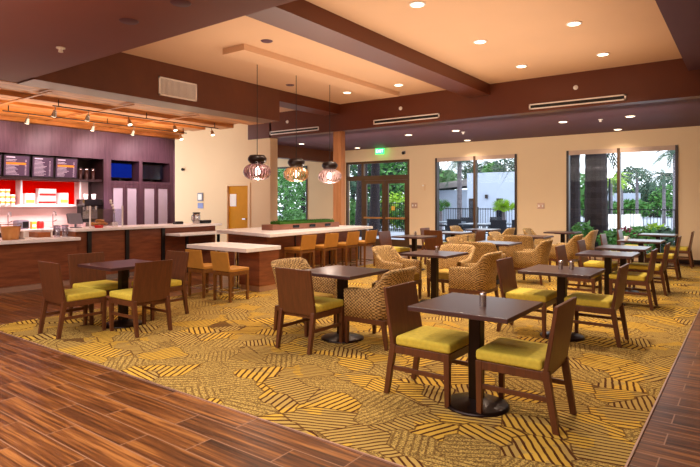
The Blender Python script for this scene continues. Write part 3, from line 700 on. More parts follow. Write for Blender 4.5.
# back bar cabinets
b = thing('upper_cabinet', 'tall plum tinted wood cabinet wall with menu bay behind the bar', 'cabinet')
MB().box(-13.1, -12.5, -1, 9.0, 2.53, LOW - .13).build('bulkhead', 'cab', b)
for y0, y1 in ((7.0, 7.18), (7.93, 8.03), (8.84, 9.0)): MB().box(-13.1, -12.5, y0, y1, 0, 2.53).build('divider', 'cab', b)
MB().box(-13.14, -13.1, 6.95, 9.0, 0, 2.53).build('back_panel', 'cabdark', b)
for y0, y1 in ((7.18, 7.93), (8.03, 8.84)):
    MB().box(-13.1, -12.5, y0, y1, 1.95, 2.02).build('shelf', 'cab', b)
    mid = (y0 + y1) / 2
    for a, c in ((y0 + .005, mid - .003), (mid + .003, y1 - .005)):
        m = MB(); m.box(-12.54, -12.505, a, a + .055, .1, 1.945); m.box(-12.54, -12.505, c - .055, c, .1, 1.945); m.box(-12.54, -12.505, a + .055, c - .055, .1, .2); m.box(-12.54, -12.505, a + .055, c - .055, 1.85, 1.945)
        d = m.build('door', 'cab', b); MB().box(-12.53, -12.52, a + .055, c - .055, .2, 1.85).build('pane', 'frosted', d)
MB().box(-13.1, -12.55, -1, 6.98, 1.985, 2.035).build('menu_shelf', 'cabdark', b)
MB().box(-13.145, -13.1, -1, 6.95, 2.035, 2.53).build('back_panel', 'cabdark', b)
MB().box(-13.09, -12.51, 6.98, 6.998, .91, 2.52).build('dark_side_sheet', 'cabdark', b)  # thin dark sheet added to darken the divider's lit side
def tv(y0, y1, mat, label):
    t = thing('television', label, 'television', (-12.75, (y0 + y1) / 2, 2.02)); h = (y1 - y0) / 2
    MB().box(-.03, .03, -h, h, .07, .47).build('casing', 'blackgloss', t, .006); MB().box(.03, .034, -h + .02, h - .02, .095, .45).build('screen', mat, t)
    MB().box(-.1, .1, -.12, .12, 0, .012).build('foot', 'black', t); MB().box(-.015, .015, -.03, .03, .012, .08).build('stand', 'black', t)
tv(7.24, 7.88, 'screen', 'television glowing blue in the left cabinet niche'); tv(8.09, 8.79, 'screenoff', 'dark television in the right cabinet niche')
def menu(y0, y1, label, orange):
    t = thing('menu_board', label, 'menu board', (-12.56, (y0 + y1) / 2, 2.04), 0, 'menu boards above the back bar'); h = (y1 - y0) / 2
    def q(m, a, c, z0, z1, e=.0): # tilted board, top leaning out
        f = lambda z: .09 * z + e
        m.hexa([(f(z0) - .02, a, z0), (f(z0), a, z0), (f(z0), c, z0), (f(z0) - .02, c, z0)], [(f(z1) - .02, a, z1), (f(z1), a, z1), (f(z1), c, z1), (f(z1) - .02, c, z1)])
        return m
    q(MB(), -h, h, 0, .46).build('panel', 'menu', t)
    m = MB()
    q(m, -h, h, -.0, .018, .008); q(m, -h, h, .442, .46, .008); q(m, -h, -h + .014, 0, .46, .008); q(m, h - .014, h, 0, .46, .008); m.build('frame', 'black', t)
    m = MB(); q(m, -h + .05, -h + .22, .395, .42, .004)
    z = .36; k = 0
    while z > .05:
        if not (orange and .25 < z < .33): q(m, -h + .05, -h + .05 + random.uniform(.15, .26), z - .007, z, .004); q(m, h - .1, h - .07, z - .007, z, .004)
        z -= .028
        if orange and z < .33 and z + .028 >= .33: m.build('lettering', 'menutext', t); m = MB()
    m.build('lettering', 'menutext', t)
    if orange: q(MB(), -h + .05, h - .08, .255, .3, .004).build('highlight', 'menuorange', t)
menu(4.32, 4.80, 'menu board cut by the left edge of the photo', False); menu(4.83, 5.35, 'menu board with an orange bar, second from the left', True); menu(5.39, 5.85, 'menu board with white lines only, third from the left', False); menu(5.88, 6.38, 'rightmost menu board with an orange bar', True)
t = thing('display_shelf', 'red backed display shelf with white frame behind the bar', 'shelf')
MB().box(-13.15, -13.12, 4.0, 6.6, 1.44, 1.98).build('red_panel', 'red', t)
MB().box(-13.12, -12.86, 3.9, 6.65, 1.395, 1.44).build('shelf', 'white', t)
for y in (5.3, 6.6): MB().box(-13.12, -12.87, y, y + .035, 1.44, 1.98).build('upright', 'white', t)
def carton(x, y, z, w, h, lb, band=None, mat='white', d=.16):
    t = thing('carton', lb, 'box', (x, y, z), 0, 'cartons on the red shelf'); MB().box(-d / 2, d / 2, -w / 2, w / 2, 0, h).build('box', mat, t, .004)
    if band: MB().box(d / 2, d / 2 + .003, -w / 2 + .01, w / 2 - .01, h * .15, h * .45).build('band', band, t)
carton(-12.95, 5.5, 1.44, .2, .25, 'white carton left of the stacked boxes on the red shelf', 'yellowcard')
carton(-12.95, 5.86, 1.44, .4, .17, 'lower box of the white stack on the red shelf', 'redplastic'); carton(-12.95, 5.87, 1.612, .38, .19, 'upper box of the white stack on the red shelf', 'redplastic')
carton(-12.95, 6.24, 1.44, .19, .27, 'white carton right of the stacked boxes on the red shelf', 'yellowcard')
cp = thing('paper_cup', 'x', 'cup'); MB().lathe([(.03, 0), (.042, .11), (.039, .11), (.028, .004), (.0001, .004)], n=14).build('body', 'white', cp); MB().lathe([(.0345, .035), (.0395, .075)], n=14).build('band', 'yellowcard', cp)
CP = Proto(cp); k = 0
for i in range(6):
    for j in range(3 if 0 < i < 5 else 2):
        for r in (0, 1):
            CP.put('paper cup with yellow band in the heap on the left of the red shelf', (-12.9 + .1 * r, 4.62 + i * .1, 1.44 + j * .112), 0, 'paper cups on the red shelf')
for y, lb in ((6.55, 'left jar of dark beans on the menu shelf'), (6.7, 'middle jar of dark beans on the menu shelf'), (6.86, 'right jar of dark beans on the menu shelf')):
    t = thing('bean_jar', lb, 'jar', (-12.75, y, 2.035), 0, 'jars on the menu shelf'); MB().lathe([(.045, .002), (.045, .22), (.0001, .221)], n=16).build('body', 'coffee', t); MB().lathe([(.047, .222), (.047, .27), (.0001, .272)], n=16).build('lid', 'steel', t)
t = thing('back_bar_unit', 'wood cabinet run under the back counter behind the bar', 'cabinet')
MB().box(-13.12, -12.55, 0, 6.94, .1, .86).build('carcass', 'cab', t); MB().box(-13.1, -12.6, 0, 6.94, 0, .1).build('plinth', 'black', t)
tag(MB().box(-13.14, -12.5, 0, 6.95, .861, .905).build('worktop', 'quartz', None, .005), 'white back counter top holding toaster and coffee machine', 'countertop')
# things on the bars
t = thing('metal_bucket', 'copper coloured metal bucket on the lower bar', 'bucket', (-10.15, 4.02, .86))
MB().lathe([(.12, 0), (.155, .22), (.16, .225), (.15, .22), (.115, .01), (.0001, .01)], n=24).build('body', 'copper', t); MB().path([(.0, -.15, .2), (.02, -.17, .26), (.02, .17, .26), (0, .15, .2)], .008).build('handle', 'steel', t)
t = thing('serving_tray', 'white framed open tray on the lower bar beside the bucket', 'tray', (-10.3, 4.45, .86))
m = MB(); m.box(-.2, .2, -.24, -.22, 0, .13); m.box(-.2, .2, .22, .24, 0, .13); m.box(-.2, -.18, -.24, .24, 0, .13); m.box(-.2, .2, -.24, .24, 0, .01); m.build('frame', 'white', t)
MB().box(-.17, .19, 0.0, .21, .012, .1).build('insert', 'baredge', t)
def pitcher(x, y, z, lb):
    t = thing('glass_pitcher', lb, 'pitcher', (x, y, z), 0, 'glass pitchers on the lower bar')
    MB().lathe([(.05, 0), (.055, .08), (.06, .2), (.055, .2), (.05, .08), (.045, .01), (.0001, .01)], n=16).build('body', 'clearglass', t)
    MB().path([(.055, 0, .17), (.1, 0, .15), (.095, 0, .07), (.052, 0, .05)], .007).build('handle', 'grey', t); MB().lathe([(.061, .201), (.061, .215), (.0001, .225)], n=16).build('lid', 'grey', t)
pitcher(-10.12, 4.78, .86, 'left glass pitcher of the pair on the lower bar'); pitcher(-10.18, 4.95, .86, 'right glass pitcher of the pair on the lower bar')
t = thing('toaster', 'dark grey toaster on the back counter', 'toaster', (-12.8, 5.28, .905)); MB().box(-.13, .13, -.12, .12, .01, .2).build('body', 'grey', t, .03, 3); MB().box(.13, .135, -.02, .1, .03, .17).build('front_plate', 'black', t); MB().box(-.1, .1, -.06, .06, .2, .203).build('slot', 'black', t)
t = thing('red_canister', 'small red canister on the back counter', 'canister', (-12.8, 5.68, .905)); MB().lathe([(.07, 0), (.075, .13), (.05, .17)], n=18).build('body', 'redplastic', t); MB().lathe([(.052, .171), (.045, .2), (.0001, .205)], n=18).build('lid', 'white', t)
t = thing('yellow_carton', 'small yellow carton beside the red canister', 'box', (-12.8, 5.53, .905)); MB().box(-.05, .05, -.05, .05, 0, .16).build('box', 'yellowcard', t, .004); MB().box(.05, .053, -.04, .04, .04, .1).build('print', 'white', t)
for y, lb in ((5.08, 'left steel tap on the back counter'), (6.02, 'right steel tap on the back counter')):
    t = thing('tap', lb, 'tap', (-12.95, y, .905)); MB().path([(0, 0, 0), (0, 0, .32), (.06, 0, .38), (.13, 0, .36), (.15, 0, .28)], .013).build('spout', 'steel', t); MB().box(-.03, .03, -.05, .05, 0, .02).build('base', 'steel', t); MB().tube((0, .02, .15), (0, .09, .18), .01).build('lever', 'black', t)
t = thing('register_screen', 'grey till screen on a stand at the end of the lower bar', 'till', (-10.25, 5.0, .86))
place(t, (-10.45, 5.28, 1.005)); MB().box(-.08, .08, -.08, .08, 0, .015).build('base', 'grey', t, .004)
MB().tube((0, 0, .01), (0, 0, .12), .02).build('stand', 'grey', t)
m = MB(); m.hexa([(-.05, -.13, .09), (.05, -.13, .07), (.05, .13, .07), (-.05, .13, .09)], [(-.1, -.13, .26), (-.06, -.13, .28), (-.06, .13, .28), (-.1, .13, .26)]); m.build('screen', 'grey', t, .006)
t = thing('espresso_machine', 'black and steel espresso machine with two white hoppers behind the bar', 'coffee machine', (-12.64, 6.72, .905))
MB().box(-.2, .2, -.2, .2, .0, .12).build('drip_base', 'steel', t, .01); MB().box(-.2, .02, -.2, .2, .12, .5).build('body', 'black', t, .01); MB().box(-.2, .2, -.22, .22, .5, .66).build('head', 'blackgloss', t, .015)
for y in (-.1, .1):
    MB().lathe([(.04, .66), (.055, .78), (.0001, .785)], c=(0, y, 0), n=14).build('hopper', 'white', t)
    MB().tube((.1, y, .4), (.1, y, .5), .03, n=12).build('brew_group', 'chrome', t); MB().tube((.1, y, .39), (.24, y, .38), .012).build('portafilter_handle', 'black', t)
MB().box(.02, .03, -.18, .18, .2, .48).build('back_plate', 'steel', t)
# glass sneeze guard
t = thing('sneeze_guard', 'clear glass guard between white posts on the taller bar', 'guard', (-10.1, 0, 1.005))
for y in (5.38, 6.04): MB().tube((0, y, 0), (0, y, .42), .016, n=10).build('post', 'white', t)
MB().box(-.004, .004, 5.41, 6.02, .03, .36).build('glass_panel', 'clearglass', t)
# pastries
pt = thing('pastry_plate', 'white plate of pastries on the taller bar', 'plate', (-10.35, 5.7, 1.005)); MB().lathe([(.06, 0), (.17, .02), (.165, .024), (.0001, .006)], n=24).build('dish', 'white', pt); MB().lathe([(.0001, .0205), (.15, .0205)], n=8).build('doily', 'white', pt)
cr = tag(MB().ell((0, 0, .035), .075, .045, .035).ell((.05, .03, .03), .04, .03, .027).ell((-.05, .03, .03), .04, .03, .027).build('croissant', 'bread'), 'x', 'pastry'); CR = Proto(cr)
for dx, dy, dz, r, lb in ((-.06, -.09, .03, 20, 'golden croissant at the left of the plate'), (.04, 0, .03, 100, 'golden croissant in the middle of the plate'), (-.05, .1, .03, 60, 'golden croissant at the right of the plate'), (-.02, .01, .09, 40, 'golden croissant on top of the pile')):
    CR.put(lb, (-10.35 + dx, 5.7 + dy, 1.005 + dz), r, 'croissants on the plate')
t = thing('red_tub', 'small red tub beside the glass guard post', 'tub', (-10.0, 5.5, 1.005)); MB().lathe([(.07, 0), (.085, .05), (.08, .05), (.06, .006), (.0001, .006)], n=18).build('bowl', 'redplastic', t); MB().lathe([(.0001, .045), (.078, .045)], n=18).build('contents', 'redplastic', t)
t = thing('orchid', 'white orchid stem rising from the taller bar', 'plant', (-10.3, 6.0, 1.005)); MB().lathe([(.05, 0), (.06, .09), (.055, .09), (.04, .01), (.0001, .01)], n=16).build('pot', 'white', t)
MB().path([(0, 0, .08), (.01, -.02, .25), (.0, -.05, .42), (.0, -.1, .5)], .006).build('stem', 'leaf', t)
m = MB()
for px_, pz in ((-.02, .3), (-.04, .37), (-.06, .43), (-.09, .48), (-.1, .52)): m.ell((.01, px_, pz), .02, .03, .025, 8, 6)
m.build('flowers', 'white', t)
t = thing('coffee_carafe', 'steel carafe with black lid on the taller bar before the cream wall', 'carafe', (-10.3, 8.0, 1.005)); MB().lathe([(.08, 0), (.085, .02), (.085, .2), (.07, .23)], n=20).build('body', 'steel', t); MB().lathe([(.086, .231), (.086, .255), (.0001, .26)], n=20).build('lid', 'black', t); MB().path([(0, -.085, .2), (0, -.13, .18), (0, -.13, .08), (0, -.085, .05)], .01).build('handle', 'grey', t)
t = thing('condiment_tray', 'black condiment tray on the taller bar right of the carafe', 'tray', (-10.3, 8.25, 1.005)); t.location.y = 8.22; MB().box(-.1, .1, -.13, .13, 0, .07).build('box', 'black', t, .006); MB().box(-.09, .09, -.12, .12, .07, .075).build('compartments', 'grey', t)
t = thing('card_reader', 'small black card reader on the taller bar left of the carafe', 'card reader', (-10.3, 7.5, 1.005)); MB().box(-.06, .06, -.1, .1, 0, .06).build('body', 'black', t, .01); MB().box(-.03, .04, -.07, .07, .06, .064).build('display', 'grey', t)

# track lights
def track(x, y0, y1, ys, lb):
    t = thing('track_light', lb, 'track light', (x, 0, LOW - .06)); MB().tube((0, y0, -.06), (0, y1, -.06), .011, n=8).build('rail', 'black', t)
    m = MB()
    for y in (y0 + .1, (y0 + y1) / 2, y1 - .1): m.tube((0, y, .06), (0, y, -.06), .009, n=6)
    m.build('hanger', 'black', t)
    for y, dx in ys:
        h = MB(); h.tube((0, y, -.06), (dx * .2, y, -.16), .008, n=6); h.tube((dx * .2, y, -.14), (dx * .7, y, -.235), .03, .045, n=12); hd = h.build('lamp_head', 'steel', t)
        MB().tube((dx * .7, y, -.236), (dx * .72, y, -.24), .04, n=12).build('lens', 'lens', hd)
track(-9.9, 4.6, 8.3, ((4.65, -.1), (5.25, -.1), (6.05, .08), (7.1, .08), (8.1, .08)), 'black track with spot heads under the planks, nearer the dining room')
track(-11.2, 4.3, 8.4, ((4.75, -.1), (6.05, -.1), (6.98, -.1), (8.2, .1)), 'black track with spot heads under the planks, nearer the cabinets')
for y in (4.6, 6.0, 7.1, 8.2): spot(-11.2, y, LOW - .32, 80, (1, .66, .68), 1.6, .8, .05, (-12.7, y, 2.2))
for y in (4.4, 5.6, 6.6, 7.6): spot(-10.3, y, LOW - .30, 45, (1, .84, .76), 1.3, .8, .04)  # extra spots added to brighten the bar tops, without fixtures
for y in (4.6, 5.6, 6.6): spot(-12.2, y, 1.9, 46, (1, .78, .80), 2.6, .9, .1, (-12.8, y, .9))  # unseen spots added in mid air to brighten the backsplash

# ------------------------------------------------------------------ outdoors
struct(MB().box(-60, 40, WY + .25, 120, -.2, -.02).build('patio_ground', 'patio'))
def leaves(m, c, rad, n, size, flat=.0):
    for i in range(n):
        while True:
            p = Vector((random.uniform(-1, 1), random.uniform(-1, 1), random.uniform(-1, 1)))
            if .25 < p.length < 1: break
        p = Vector((c[0] + p.x * rad[0], c[1] + p.y * rad[1], c[2] + p.z * rad[2]))
        a = Vector((random.gauss(0, 1), random.gauss(0, 1), random.gauss(0, .7))).normalized(); q = a.orthogonal().normalized()
        s = size * random.uniform(.6, 1.3)
        m.add([p - a * s, p + q * s * .45, p + a * s, p - q * s * .45], [(0, 1, 2, 3)])
def shrub(x, y, h, r, mat, lb, name='shrub', n=420, size=.09, cat='shrub'):
    t = thing(name, lb, cat, (x, y, -.02)); m = MB(); leaves(m, (0, 0, h * .55), (r, r, h * .5), n, size); m.build('foliage', mat, t)
    m = MB()
    for k in range(4): m.tube((0, 0, 0), (random.uniform(-r, r) * .5, random.uniform(-r, r) * .5, h * .6), .02, .01, n=6)
    m.build('stem', 'bark', t)
def broad_tree(x, y, h, r, tr, mat, lb, n=900, size=.3, bark='bark'):
    t = thing('tree', lb, 'tree', (x, y, -.02)); m = MB(); leaves(m, (0, 0, h - r * .8), (r, r, r * .9), n, size); m.build('crown', mat, t)
    MB().tube((0, 0, 0), (.1, .05, h - r), tr, tr * .6, n=12).build('trunk', bark, t)
def frond(m, base, az, ln, droop, w, el=.8):
    d = Vector((math.cos(az), math.sin(az), 0)); side = Vector((-d.y, d.x, 0)); pts = []
    for k in range(8):
        s = k / 7; pts.append(Vector(base) + d * ln * s * math.cos(el * (1 - s * .3)) + Vector((0, 0, ln * (math.sin(el) * s - droop * s * s))))
    for k in range(7):
        a, b = pts[k], pts[k + 1]; wk = w * math.sin(PI * (.12 + .85 * k / 7))
        for j in range(3):
            p = a.lerp(b, j / 3)
            for sg in (-1, 1):
                tip = p + side * sg * wk + (b - a) * 1.1 - Vector((0, 0, wk * .35)); m.add([p, p + (b - a) * .28, tip], [(0, 1, 2)])
def palm(x, y, h, tr, lb, mat='leafd', nf=22, ln=2.2, rough=True, bark='bark', name='palm_tree'):
    t = thing(name, lb, 'palm tree', (x, y, -.02)); m = MB(); prof = []
    n = int(h / .16)
    for k in range(n + 1): prof.append((tr * (1.12 - .2 * k / n) * (1.0 + .07 * (k % 2) if rough else 1), h * k / n))
    m.lathe(prof, n=14, smooth=False); m.build('trunk', bark, t)
    m = MB()
    for k in range(nf): frond(m, (0, 0, h - .1), 2 * PI * k / nf * 2.4 + random.uniform(-.2, .2), ln * random.uniform(.8, 1.1), random.uniform(.5, 1.1), ln * .2, random.uniform(.1, 1.2))
    m.build('fronds', mat, t)
def at(u, y):   # x of the image column u at depth plane y
    k = (u - 350) / 543.0; c, s = math.cos(YAW), math.sin(YAW); d = y / (k * s + c); return d * (k * c - s)
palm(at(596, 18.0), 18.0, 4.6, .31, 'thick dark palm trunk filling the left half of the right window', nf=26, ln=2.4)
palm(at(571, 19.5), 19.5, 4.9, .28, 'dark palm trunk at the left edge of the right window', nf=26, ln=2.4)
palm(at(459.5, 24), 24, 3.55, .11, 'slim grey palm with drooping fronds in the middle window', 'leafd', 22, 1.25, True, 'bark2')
for u, y, h, lb in ((637, 46, 3.9, 'distant palm just right of the mullion in the right window'), (664, 42, 3.3, 'distant palm silhouette near the right window edge'), (675, 34, 4.2, 'palm whose fronds hang in the top right of the right window'), (622, 52, 3.8, 'distant palm behind the mullion of the right window'), (611, 40, 3.2, 'yellow green palm beside the thick trunk'), (488, 55, 5.6, 'distant palm above the white building')):
    palm(at(u, y), y, h, .10, lb, 'leafl' if 'yellow' in lb else 'leafd', 22, 1.6, True, 'bark2')
k = 0
for u, y, h, r, mt, lb in ((576, 40, 3.4, 1.7, 'leaf', 'green tree behind the left palm trunk of the right window'), (610, 62, 3.6, 1.7, 'leafd', 'dark tree far behind the thick palm trunk'), (632, 70, 5.4, 2.3, 'leafd', 'dark tree far off right of the mullion'), (650, 66, 3.3, 1.5, 'leafd', 'low dark tree under the bright sky in the right window'), (671, 74, 4.6, 2.2, 'leafd', 'dark tree far off at the right window edge')):
    broad_tree(at(u, y), y, h, r, .2, mt, lb, 500, .3)
hz = [(583, 60, 3.0, 2.0, 'leaf', 'green hedge section left of the thick palm trunk'), (611, 55, 1.5, 1.3, 'leaf', 'low green hedge section right of the thick palm trunk'), (634, 55.5, 1.7, 1.4, 'leaf', 'low green hedge section before the pale garden wall'), (651, 61, 2.9, 2.0, 'leafd', 'dark hedge section in the right half of the right window'), (673, 60, 3.1, 2.2, 'leaf', 'green hedge section at the right window edge')]
for u, y, h, wd, mt, lb in hz:
    t = thing('hedge', lb, 'hedge', (at(u, y), y, -.02), 0, 'hedges beyond the pool fence'); m = MB(); leaves(m, (0, 0, h / 2), (wd, .8, h * .55), 1000, .2); m.build('foliage', mt, t); MB().tube((0, 0, 0), (0, 0, h * .6), .06, n=6).build('stem', 'bark', t)
for i, (u, y, h, r, mt, lb) in enumerate(((628, 17.6, .75, .4, 'leafr', 'reddish leafed shrub right of the mullion'), (614, 17.2, .7, .45, 'leaf', 'green shrub between thick trunk and mullion'), (641, 17.4, .8, .5, 'leaf', 'green shrub in the middle of the right window bed'), (655, 18.2, .85, .45, 'leafl', 'light green shrub in the right window bed'), (668, 17.6, .8, .45, 'leafd', 'dark green shrub at the right of the window bed'), (583, 17.2, .9, .35, 'leaf', 'green shrub between the two palm trunks'))):
    shrub(at(u, y), y, h, r, mt, lb)
# pool fence
def fence(x0, x1, y, lb, h=1.25, step=.12):
    t = thing('metal_fence', lb, 'fence', (0, y, -.02)); m = MB(); m.box(x0, x1, -.02, .02, h - .06, h - .02); m.box(x0, x1, -.02, .02, .1, .14); m.build('rail', 'iron', t)
    m = MB(); x = x0
    while x < x1: m.box(x - .009, x + .009, -.009, .009, 0, h); x += step
    stuff(m.build('pickets', 'iron', t))
    x = x0
    while x <= x1: MB().box(x - .03, x + .03, -.03, .03, 0, h + .05).build('post', 'iron', t); x += 2.4
fence(at(560, 24.5), at(690, 24.5), 24.5, 'black picket fence beyond the right window'); fence(at(430, 23), at(525, 23), 23, 'black picket fence before the white building'); fence(at(335, 24), at(412, 24), 24, 'dark fence behind the glass doors', 1.5)
# loungers by the pool
def lounger(u, y, lb):
    t = thing('sun_lounger', lb, 'sun lounger', (at(u, y), y, -.02), 20, 'sun loungers by the pool'); MB().box(-.32, .32, -.9, .3, .28, .36).build('seat', 'white', t, .02); MB().hexa([(-.32, .3, .28), (.32, .3, .28), (.32, .36, .34), (-.32, .36, .34)], [(-.32, .75, .95), (.32, .75, .95), (.32, .82, .92), (-.32, .82, .92)]).build('backrest', 'white', t)
    for sx in (-.28, .28):
        for sy in (-.8, .25): MB().box(sx - .02, sx + .02, sy - .02, sy + .02, 0, .28).build('leg', 'steel', t)
lounger(614, 27, 'white sun lounger beyond the fence just left of the mullion'); lounger(627, 26.5, 'white sun lounger beyond the fence right of the mullion'); lounger(637, 28, 'white sun lounger beyond the fence, farthest right')
t = thing('street_lamp', 'glowing garden lamp between thick trunk and mullion', 'lamp post', (at(609.5, 28), 28, -.02)); MB().tube((0, 0, 0), (0, 0, 2.7), .05, n=8).build('pole', 'iron', t); MB().ell((0, 0, 2.85), .2, .2, .2).build('globe', 'lampglow', t)
tag(MB().box(at(588, 57.4), at(640, 57.4), 57.4, 57.7, -.02, 2.35).build('garden_wall', 'stucco'), 'pale garden wall behind the thick palm trunk', 'garden wall')
# white building behind the middle window
t = thing('white_building', 'large white rendered building filling the middle window', 'building', (0, 34, -.02))
xa, xb = at(467, 34), at(530, 34)
MB().box(xa, xb, 0, 6, 0, 3.45).build('wall', 'stucco', t); MB().box(at(425, 37), xa, 2.5, 6, 0, 2.4).build('wing_wall', 'stucco', t)
MB().hexa([(at(420, 37), 2.2, 2.35), (xa, 2.2, 2.75), (xa, 5, 2.75), (at(420, 37), 5, 2.35)], [(at(420, 37), 2.6, 2.75), (xa, 2.6, 3.3), (xa, 5, 3.3), (at(420, 37), 5, 2.75)]).build('roof', 'rooftile', t)
for u0, u1 in ((469, 474), (496.5, 503)):
    f = MB().box(at(u0, 34), at(u1, 34), -.03, .02, .2, 1.75).build('window', 'frame', t); MB().box(at(u0 + .8, 34), at(u1 - .8, 34), -.04, -.03, .3, 1.6).build('pane', 'screenoff', f)
MB().box(at(486, 34), at(488, 34), -.2, 0, 1.75, 2.0).build('wall_lamp', 'frame', t)
for u, y, h, r, mt, lb in ((438, 47, 4.6, 1.2, 'leafd', 'dark tree above the roof at the left of the middle window'), (447, 43.5, 4.2, 1.1, 'leaf', 'green bush above the sloping roof in the middle window'), (475, 50, 5.2, 1.3, 'leafd', 'tree right of the slim palm above the building'), (494, 46, 4.9, 1.1, 'leaf', 'green tree crown above the white building'), (511, 45, 5.3, 1.7, 'leafd', 'dark tree above the right of the white building')):
    broad_tree(at(u, y), y, h, r, .2, mt, lb, 600, .22)
def fan_palm(x, y, h, mat, lb, s=.7):
    t = thing('fan_palm', lb, 'palm', (x, y, -.02)); m = MB(); MB().tube((0, 0, 0), (0, 0, h * .5), .09, .07, n=8).build('trunk', 'bark2', t)
    for k in range(26):
        az = random.uniform(0, 2 * PI); el = random.uniform(.3, 1.3); c = Vector((0, 0, h * .5)); d = Vector((math.cos(az) * math.cos(el), math.sin(az) * math.cos(el), math.sin(el))); e = c + d * s * .9; sd = d.orthogonal().normalized(); 
        for j in range(7):
            an = (j - 3) * .32; tip = e + (d * math.cos(an) + sd * math.sin(an)) * s * .75; m.add([e - sd * .012, e + sd * .012, e.lerp(tip, .6) + d.cross(sd) * .03, tip, e.lerp(tip, .6) - d.cross(sd) * .03], [(0, 1, 2), (0, 2, 3, 4)])
        m.tube(c, e, .012, n=4)
    m.build('leaves', mat, t)
fan_palm(at(504, 22), 22, 2.2, 'leafl', 'bright yellow green fan palm right of the middle mullion', .40); fan_palm(at(441, 22), 22, 2.2, 'leaf', 'green fan palm at the left edge of the middle window', .38)
# patio furniture
def patio_table(u, y, lb):
    t = thing('patio_table', lb, 'outdoor table', (at(u, y), y, -.02), 0, 'patio tables outside the middle window'); MB().box(-.5, .5, -.5, .5, .70, .74).build('tabletop', 'outtop', t, .004); MB().box(-.05, .05, -.05, .05, .03, .7).build('column', 'iron', t); MB().lathe([(.3, 0), (.28, .03)], n=20).build('base', 'iron', t)
patio_table(477, 18.6, 'patio table just behind the middle window mullion'); patio_table(449, 19.6, 'patio table outside the left half of the middle window'); patio_table(503, 19.8, 'patio table outside the right half of the middle window')
pc = thing('patio_chair', 'x', 'outdoor chair'); MB().box(-.25, .25, -.25, .25, .38, .45).build('seat', 'outdark', pc, .02); MB().hexa([(-.26, -.27, .38), (.26, -.27, .38), (.26, -.22, .38), (-.26, -.22, .38)], [(-.26, -.35, .9), (.26, -.35, .9), (.26, -.31, .9), (-.26, -.31, .9)]).build('backrest', 'outdark', pc, .01)
for s in (-1, 1):
    MB().box(s * .27 - .02, s * .27 + .02, -.27, .25, .6, .64).build('armrest', 'outdark', pc)
    for y in (-.24, .22): MB().box(s * .25 - .02, s * .25 + .02, y - .02, y + .02, 0, .6).build('leg', 'iron', pc)
PC = Proto(pc)
for u, y, r, lb in ((440, 18.8, -60, 'dark patio chair at the left edge of the middle window'), (455, 18.5, 20, 'dark patio chair left of the middle mullion'), (466, 20.2, 200, 'dark patio chair behind the slim palm'), (486, 19.8, 90, 'dark patio chair just right of the middle mullion'), (497, 18.4, 30, 'dark patio chair below the fan palm'), (512, 18.9, 60, 'dark patio chair at the right edge of the middle window'), (493, 21.2, 180, 'dark patio chair farthest from the glass, before the fan palm')):
    PC.put(lb, (at(u, y), y, -.02), r, 'patio chairs outside the middle window')
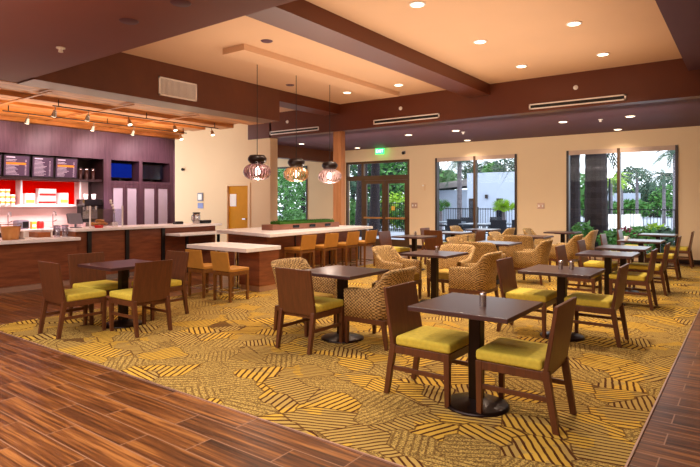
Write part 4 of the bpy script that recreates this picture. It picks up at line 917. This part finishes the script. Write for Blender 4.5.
# greenery behind the doors and the alcove window
for u, y, h, r, tr, mt, lb in ((361, 19.5, 6.5, 1.7, .30, 'leaf', 'thick trunked tree at the left of the glass doors'), (374, 20.5, 6.8, 1.8, .26, 'leaf', 'tree trunk seen through the left door leaf'), (352, 30, 6, 2.8, .2, 'leafd', 'dark tree behind the sidelight'), (390, 32, 5.8, 2.8, .2, 'leaf', 'green tree behind the right door leaf'), (405, 34, 5.6, 2.6, .2, 'leafd', 'dark tree behind the right door jamb'), (375, 36, 6.5, 3.2, .2, 'leafd', 'dark tree far behind the door pair'), (285, 30, 6.5, 3.6, .2, 'leafd', 'dark tree behind the alcove window'), (302, 27, 4.5, 2.4, .2, 'leaf', 'green tree behind the right of the alcove window')):
    broad_tree(at(u, y), y, h, r, tr, mt, lb, 1500, .2)
for u, y, h, r, mt, lb in ((349, 22, 1.6, .8, 'leaf', 'green bush outside the sidelight'), (380, 24.8, 1.6, .9, 'leafd', 'dark bush behind the left door leaf'), (397, 25.2, 2.0, 1.0, 'leafl', 'light green bush behind the right door leaf'), (407, 24.8, 1.5, .8, 'leaf', 'green bush by the right door jamb'), (366, 25.5, 1.7, .9, 'leaf', 'green bush behind the thick tree trunk'), (292, 20, 1.1, .8, 'leaf', 'flowering bush outside the alcove window'), (302, 19.5, .9, .6, 'leaf', 'low green bush outside the alcove window')):
    shrub(at(u, y), y, h, r, mt, lb, n=900, size=.11)

# ------------------------------------------------------------------ light
w = bpy.data.worlds.new('world'); S.world = w; w.use_nodes = True
bg = w.node_tree.nodes['Background']; bg.inputs['Color'].default_value = (0.86, 0.94, 1.0, 1); bg.inputs['Strength'].default_value = 2.2
def area(x, y, z, sx, sy, p, col, rot=(0, 0, 0)):  # unseen fill lamps added to brighten surfaces, not fixtures of the room
    l = bpy.data.lights.new('fill_light', 'AREA'); l.shape = 'RECTANGLE'; l.size = sx; l.size_y = sy; l.energy = p; l.color = col
    o = bpy.data.objects.new('fill_light', l); COL.objects.link(o); o.location = (x, y, z); o.rotation_euler = rot; return o
WARM = (1, .86, .72)
area(-4, .3, LOW - .03, 8, 3, 330, (1, .90, .84))  # added downward fill for the front floor and carpet
area(-4.2, 7.4, 2.75, 5.4, 5.5, 92, WARM, (PI, 0, 0))            # added upward fill for the tall ceiling, standing in for bounce
area(-6.0, 11.45, 2.6, 10, .8, 95, WARM, (PI / 2 - .25, 0, 0))  # unseen fill added behind the header, facing the window wall
area(-6.0, 13.2, 2.3, 9, 2, 8, (1, .70, .72), (PI, 0, 0))  # added upward fill for the window bay ceiling
area(-13.0, 8.95, 2.2, 3, 1.4, 28, (1, .82, .72), (PI / 2, 0, 0))        # added fill washing the ochre door wall
area(-11.1, 6.0, 2.7, 1.6, 4.5, 52, (1, .76, .50), (PI, 0, 0))    # added upward fill to brighten the plank canopy
area(-4.0, 1.0, 2.6, 9, 3, 48, (1, .74, .58), (PI, 0, 0))  # added upward fill for the front soffit
S.cycles.sample_clamp_indirect = 6.0; S.cycles.use_light_tree = True
S.view_settings.view_transform = 'Standard'; S.view_settings.look = 'None'; S.view_settings.exposure = 0.3
